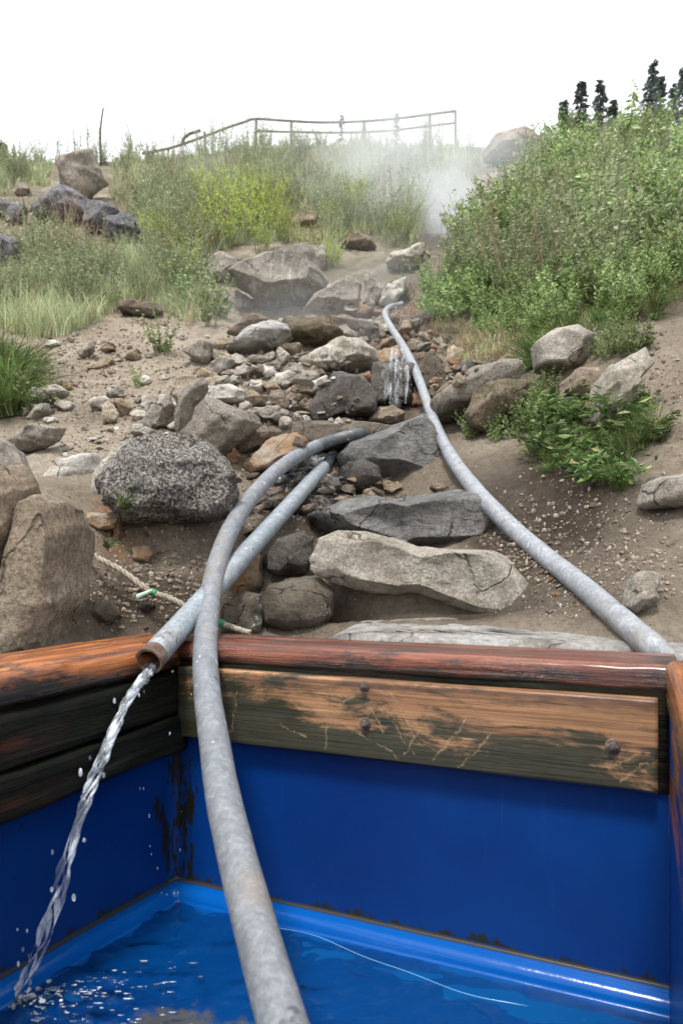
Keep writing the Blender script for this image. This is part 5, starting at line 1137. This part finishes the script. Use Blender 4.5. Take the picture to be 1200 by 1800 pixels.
# ------------------------------------------------------------------ railing on the crest
M['rail'] = rock_mat('weathered_rail', (.10, .085, .07), (.17, .15, .13), (.25, .23, .2), None, rough=.7, bump=.3)
YF = 22.6; fe = empty('railing', at(450, 262, YF)); tag(fe, 'weathered two bar railing running along the crest of the hill', 'railing')
def fk(name, pts, r, sides=8): V, F = tube(np.array(pts), r, sides); return kid(name, V, F, M['rail'], fe)
fk('top_rail', catmull([at(*q, YF) for q in [(250, 270), (296, 261), (340, 247), (390, 228), (430, 214), (450, 209), (500, 212), (560, 215), (620, 214), (680, 210), (740, 203), (800, 195)]], 5), .042)
fk('lower_rail', catmull([at(*q, YF+.03) for q in [(450, 230), (520, 232), (600, 233), (680, 230), (740, 223), (800, 216)]], 5), .038)
for (px_, ty) in [(296, 261), (450, 209), (512, 212), (755, 201), (800, 195), (640, 213)]:
    a = at(px_, ty, YF+.05); zb = float(terr_z(a.x, a.y)); fk('post', lin(a, (a.x, a.y, min(zb, a.z-.5)-.3), 6), .045)
V, F = tube(catmull([at(362, 300, 19), at(361, 262, 19), at(360, 232, 19)], 4), .035, 8); st_ = mesh('stake', V, F, M['rail']); tag(st_, 'thin dark stake leaning in front of the railing', 'stake')
V, F = tube(catmull([at(*q, YF-.1) for q in [(321, 252), (323, 244), (334, 235), (345, 232), (353, 229)]], 5), .05, 8); st_ = mesh('bent_branch', V, F, M['bark']); tag(st_, 'short bent branch hooked over the left part of the railing', 'branch')

# ------------------------------------------------------------------ conifers beyond the crest
def conifer(px, top, Y, wpx, label, lean=0, seed=0, group=None, thin=1.0):
    rng = np.random.default_rng(seed); tip = at(px, top, Y); zb = 14.5+CZ; Hh = tip.z-zb; base = np.array([tip.x-lean*Hh*.12, Y, zb]); tp = np.array(tip)
    o = empty('conifer', base); tag(o, label, 'tree', group)
    ax_ = lin(base*0, tp-base, 12); V, F = tube(ax_, np.linspace(.16, .02, 12), 8); mesh('trunk', V, F, M['bark'], o)
    Rm = wpx/1200*Y*.62; nb = 240; t = rng.random(nb)**.8; vis = .32+t*.68; Pb = (tp-base)*vis[:, None]; Ln = Rm*(1.0-t)**.85*rng.uniform(.35, 1.2, nb)+.10
    a = rng.uniform(0, 6.3, nb); Q, D = [], []
    for k in range(26):
        f = (k+.6)/26; Q.append(Pb+np.stack([np.cos(a)*Ln*f, np.sin(a)*Ln*f, -Ln*f*f*.45+.12*Ln*f], -1)); D.append(np.stack([np.cos(a)+rng.normal(size=nb)*.5, np.sin(a)+rng.normal(size=nb)*.5, -.45+rng.normal(size=nb)*.3], -1))
    Q = np.concatenate(Q); D = np.concatenate(D); V, F = leafquads(Q, D, rng.uniform(.10, .24, len(Q))*thin, rng.uniform(.04, .08, len(Q))*thin, rng)
    mesh('crown', V, F, M['fir'], o, smooth=False)
for i, q in enumerate([(990, 178, 34, 16, 'thin bare topped conifer left of the tree group on the right skyline', 0), (1021, 143, 33, 46, 'pointed conifer at the left of the right skyline group', .3), (1053, 142, 35, 40, 'ragged double topped conifer behind the pointed one', -.3), (1076, 176, 36, 46, 'short broad conifer right of the ragged one', 0),
    (1150, 108, 34, 44, 'tall conifer leaning right on the right skyline', 1.4), (1160, 134, 37, 30, 'dark narrow conifer behind the leaning one', 0), (1183, 150, 38, 44, 'small conifer before the one at the right edge', 0), (1202, 118, 34, 60, 'tall conifer cut by the right edge', 0), 
    (601, 203, 62, 34, 'pale conifer centred behind the railing', 0), (697, 198, 62, 40, 'pale conifer behind the right half of the railing', 0), (3, 252, 30, 14, 'dark conifer tip at the left edge of the skyline', 0)]):
    conifer(q[0], q[1], q[2], q[3]*1.5, q[4], q[5], 200+i)

# ------------------------------------------------------------------ stream water
m, nt, p = newmat('stream_water'); n = N(nt); v = n.coord('Object'); nt.nodes.remove(p)
fr = n.n('Fresnel'); fr.inputs[0].default_value = 1.33; tr = n.n('BsdfTransparent'); tr.inputs[0].default_value = (.86, .88, .87, 1)
gl = n.n('BsdfGlossy'); gl.inputs['Roughness'].default_value = .08; wd = n.n('BsdfDiffuse'); wd.inputs[0].default_value = (.75, .78, .8, 1)
h = n.noise(v, 34, 6, .7, 1.0); b_ = n.bump(h, .9, .02); n.link(b_, gl.inputs['Normal']); n.link(b_, fr.inputs['Normal'])
ms = n.n('MixShader'); n.link(n.math('MULTIPLY', fr.outputs[0], 1.4, clamp=True), ms.inputs[0]); n.link(tr.outputs[0], ms.inputs[1]); n.link(gl.outputs[0], ms.inputs[2])
m2 = n.n('MixShader'); fo_ = n.mapr(n.math('ADD', n.noise(n.coord('Object', (45, 45, 45)), 1, 8, .8, .5), n.attr('foam')), .6, .95, 0, .7)
n.link(fo_, m2.inputs[0]); n.link(ms.outputs[0], m2.inputs[1]); n.link(wd.outputs[0], m2.inputs[2]); n.link(m2.outputs[0], nt.nodes['Material Output'].inputs[0]); M['stream'] = m
def sheet(pts, wid, foam, lift, seed, n1=16):
    """a strip of water along image points with half width wid px"""
    C = catmull([list(q) for q in pts], n1); W_ = np.interp(np.linspace(0, 1, len(C)), np.linspace(0, 1, len(wid)), wid); FO = np.interp(np.linspace(0, 1, len(C)), np.linspace(0, 1, len(foam)), foam)
    nc = 14; V = np.zeros((len(C), nc, 3))
    for i, q in enumerate(C):
        for j in range(nc):
            o_ = (j/(nc-1)*2-1)*W_[i]; fy = front(q[0]+o_, q[1]); p_ = at(q[0]+o_, q[1], fy-.012); zt = p_.z
            V[i, j] = (p_.x, p_.y, zt)
    V[..., 1] -= lift+.02*fbm(V*7+seed, 4, seed); V[..., 2] += .01*fbm(V*16+seed, 3, seed+4)
    idx = np.arange(len(C)*nc).reshape(len(C), nc); F = np.stack([idx[:-1, :-1], idx[1:, :-1], idx[1:, 1:], idx[:-1, 1:]], -1).reshape(-1, 4)
    o = mesh('stream', V.reshape(-1, 3), [F], M['stream']); a_ = o.data.attributes.new('foam', 'FLOAT', 'POINT'); a_.data.foreach_set('value', np.repeat(FO, nc).astype(np.float32)); tag(o, kind='structure'); return o
def g(px, py, f=1.0): h_ = hit(px, py); return (px, py, h_.y*f)
fy0 = min(front(x_, y_) for x_ in (665, 680, 700, 715) for y_ in (625, 650, 680, 700))-.03; mb = MB(); rng = np.random.default_rng(8)
for k in range(6):
    x0 = rng.uniform(668, 722); xt = 692+(x0-692)*.55; t0 = rng.uniform(614, 626); t1 = rng.uniform(695, 716); dy = rng.uniform(-.02, .05)
    pth = catmull([at(xt, t0-8, fy0+.10), at((xt+x0)/2, t0, fy0+.03+dy*.3), at(x0, t0+18, fy0+dy*.5), at(x0+rng.uniform(-3, 3), (t0+t1)/2+10, fy0-.02+dy), at(x0+rng.uniform(-4, 4), t1, fy0-.03+dy)], 7)
    s_ = np.linspace(0, 1, len(pth)); V, Fs = tube(pth, np.clip(.0022+.0022*np.sin(s_*26+k)+.0012*rng.normal(size=len(pth)), .0008, .006), 7, wob=.003, seed=k); mb.add(V, Fs)
for k in range(110): ico_at(mb, at(rng.uniform(660, 725), rng.uniform(640, 725), fy0-rng.uniform(0, .08)), rng.uniform(.0012, .004), 1)
m, nt, p = newmat('thin_fall'); n = N(nt); p.inputs['Roughness'].default_value = .1; p.inputs['IOR'].default_value = 1.33; p.inputs['Transmission Weight'].default_value = .6; p.inputs['Base Color'].default_value = (.8, .85, .9, 1)
tr = n.n('BsdfTransparent'); ms = n.n('MixShader'); n.link(n.mapr(n.noise(n.coord('Object', (55, 20, 6)), 1, 6, .75, .4), .38, .56, .5, 1.0), ms.inputs[0]); n.link(p.outputs[0], ms.inputs[1]); n.link(tr.outputs[0], ms.inputs[2]); n.link(ms.outputs[0], nt.nodes['Material Output'].inputs[0]); M['fall'] = m
nr, nc = 34, 7
for (cx_, cx2, w1_, w2_, yb) in [(684, 676, 5, 7, 704), (692, 688, 5, 6, 714), (699, 702, 4, 7, 716), (706, 716, 3, 5, 700), (710, 722, 1.5, 2.5, 690)]:
    V = np.zeros((nr, nc, 3))
    for i in range(nr):
        t_ = i/(nr-1); y_ = 612+(yb-612)*t_; hw = (w1_+(w2_-w1_)*t_)*(1+.35*math.sin(t_*19+cx_))*(1 if t_ < .8 else 1-(t_-.8)*3); cc = cx_+(cx2-cx_)*t_**.7+1.5*math.sin(t_*11+cx_)
        for j in range(nc): xx_ = cc+hw*(j/(nc-1)*2-1); V[i, j] = (xx_, y_, min(front(xx_, y_), fy0+.25)-.012)
    for _ in range(3): V[1:-1, :, 2] = (V[:-2, :, 2]+V[1:-1, :, 2]+V[2:, :, 2])/3
    for i in range(1, nr): V[i, :, 2] = np.minimum(V[i, :, 2], V[i-1, :, 2]+.002)
    W3 = np.stack([(V[..., 0]-600)/1200*V[..., 2], V[..., 2], (1000-V[..., 1])/1200*V[..., 2]+CZ], -1); W3[..., 1] += .012*fbm(W3*np.array([60, 1, 8]), 3, 5)
    idx = np.arange(nr*nc).reshape(nr, nc); mb.add(W3.reshape(-1, 3), np.stack([idx[:-1, :-1], idx[1:, :-1], idx[1:, 1:], idx[:-1, 1:]], -1).reshape(-1, 4))
wf = mb.build('waterfall', M['fall'], None); tag(wf, kind='structure')
if 0: sheet([(702, 612, 3.98), (698, 630, 3.93), (694, 660, 3.9), (692, 690, 3.87), (692, 712, 3.84)], [22, 30, 34, 40], [.0, .1, .1, .3], .0, 1)
sheet([g(690, 570, .97), g(696, 590, .97), (702, 610, 4.0)], [10, 14, 22], [.05, .0], .0, 2)
sheet([(560, 798, 2.85), (545, 815, 2.72), (520, 835, 2.62), (490, 860, 2.45), (465, 880, 2.35)], [18, 34, 36, 30], [.25, .15, .1], .01, 3)
sheet([(465, 950, 2.05), (463, 990, 1.98), (461, 1020, 1.93), (455, 1060, 1.80), (452, 1100, 1.74)], [5, 4, 5, 9], [.15, .1, .15], .0, 4)
sheet([(600, 795, 2.9), (560, 850, 2.55), (540, 890, 2.4), (520, 925, 2.2)], [30, 44, 40, 24], [0, .05, .0], .0, 5)

# ------------------------------------------------------------------ steam
def steam(c_, r, dens, seed, scale=1.6, rot=0):
    V, F = ico(3); o = mesh('steam', V*1.0, F, None); o.location = c_; o.scale = r; o.rotation_euler = (0, rot, 0); tag(o, kind='stuff')
    m = bpy.data.materials.new('steam_vapour'); m.use_nodes = True; nt = m.node_tree; nt.nodes.clear(); n = N(nt)
    out = n.n('OutputMaterial'); pv = n.n('VolumePrincipled'); pv.inputs['Color'].default_value = (.93, .97, 1, 1); pv.inputs['Anisotropy'].default_value = .2
    v = n.coord('Object'); ln = n.n('VectorMath', operation='LENGTH'); n.link(v, ln.inputs[0])
    fall = n.mapr(ln.outputs['Value'], 1.0, .1, 0, 1); nz = n.noise(n.coord('Object', loc=(seed, seed*2, 0)), scale, 4, .6, 1.0)
    d = n.math('MULTIPLY', n.math('MULTIPLY', fall, n.mapr(nz, .36, .72)), dens); n.link(d, pv.inputs['Density']); n.link(pv.outputs[0], out.inputs['Volume'])
    o.data.materials.append(m); return o
steam(at(800, 400, 8.0), (.55, .7, 1.0), 1.7, 1, rot=R(-15))
steam(at(745, 335, 9.2), (2.0, 1.6, 1.7), .8, 2, rot=R(-35), scale=1.2)
steam(at(620, 300, 11.5), (3.8, 2.4, 2.2), .36, 3, rot=R(-12), scale=1.4)
steam(at(480, 540, 5.2), (.6, .3, .2), .5, 6)
steam(at(560, 600, 4.6), (1.4, .8, .8), .42, 5)
steam(at(690, 500, 6.3), (.5, .5, .6), .6, 9)
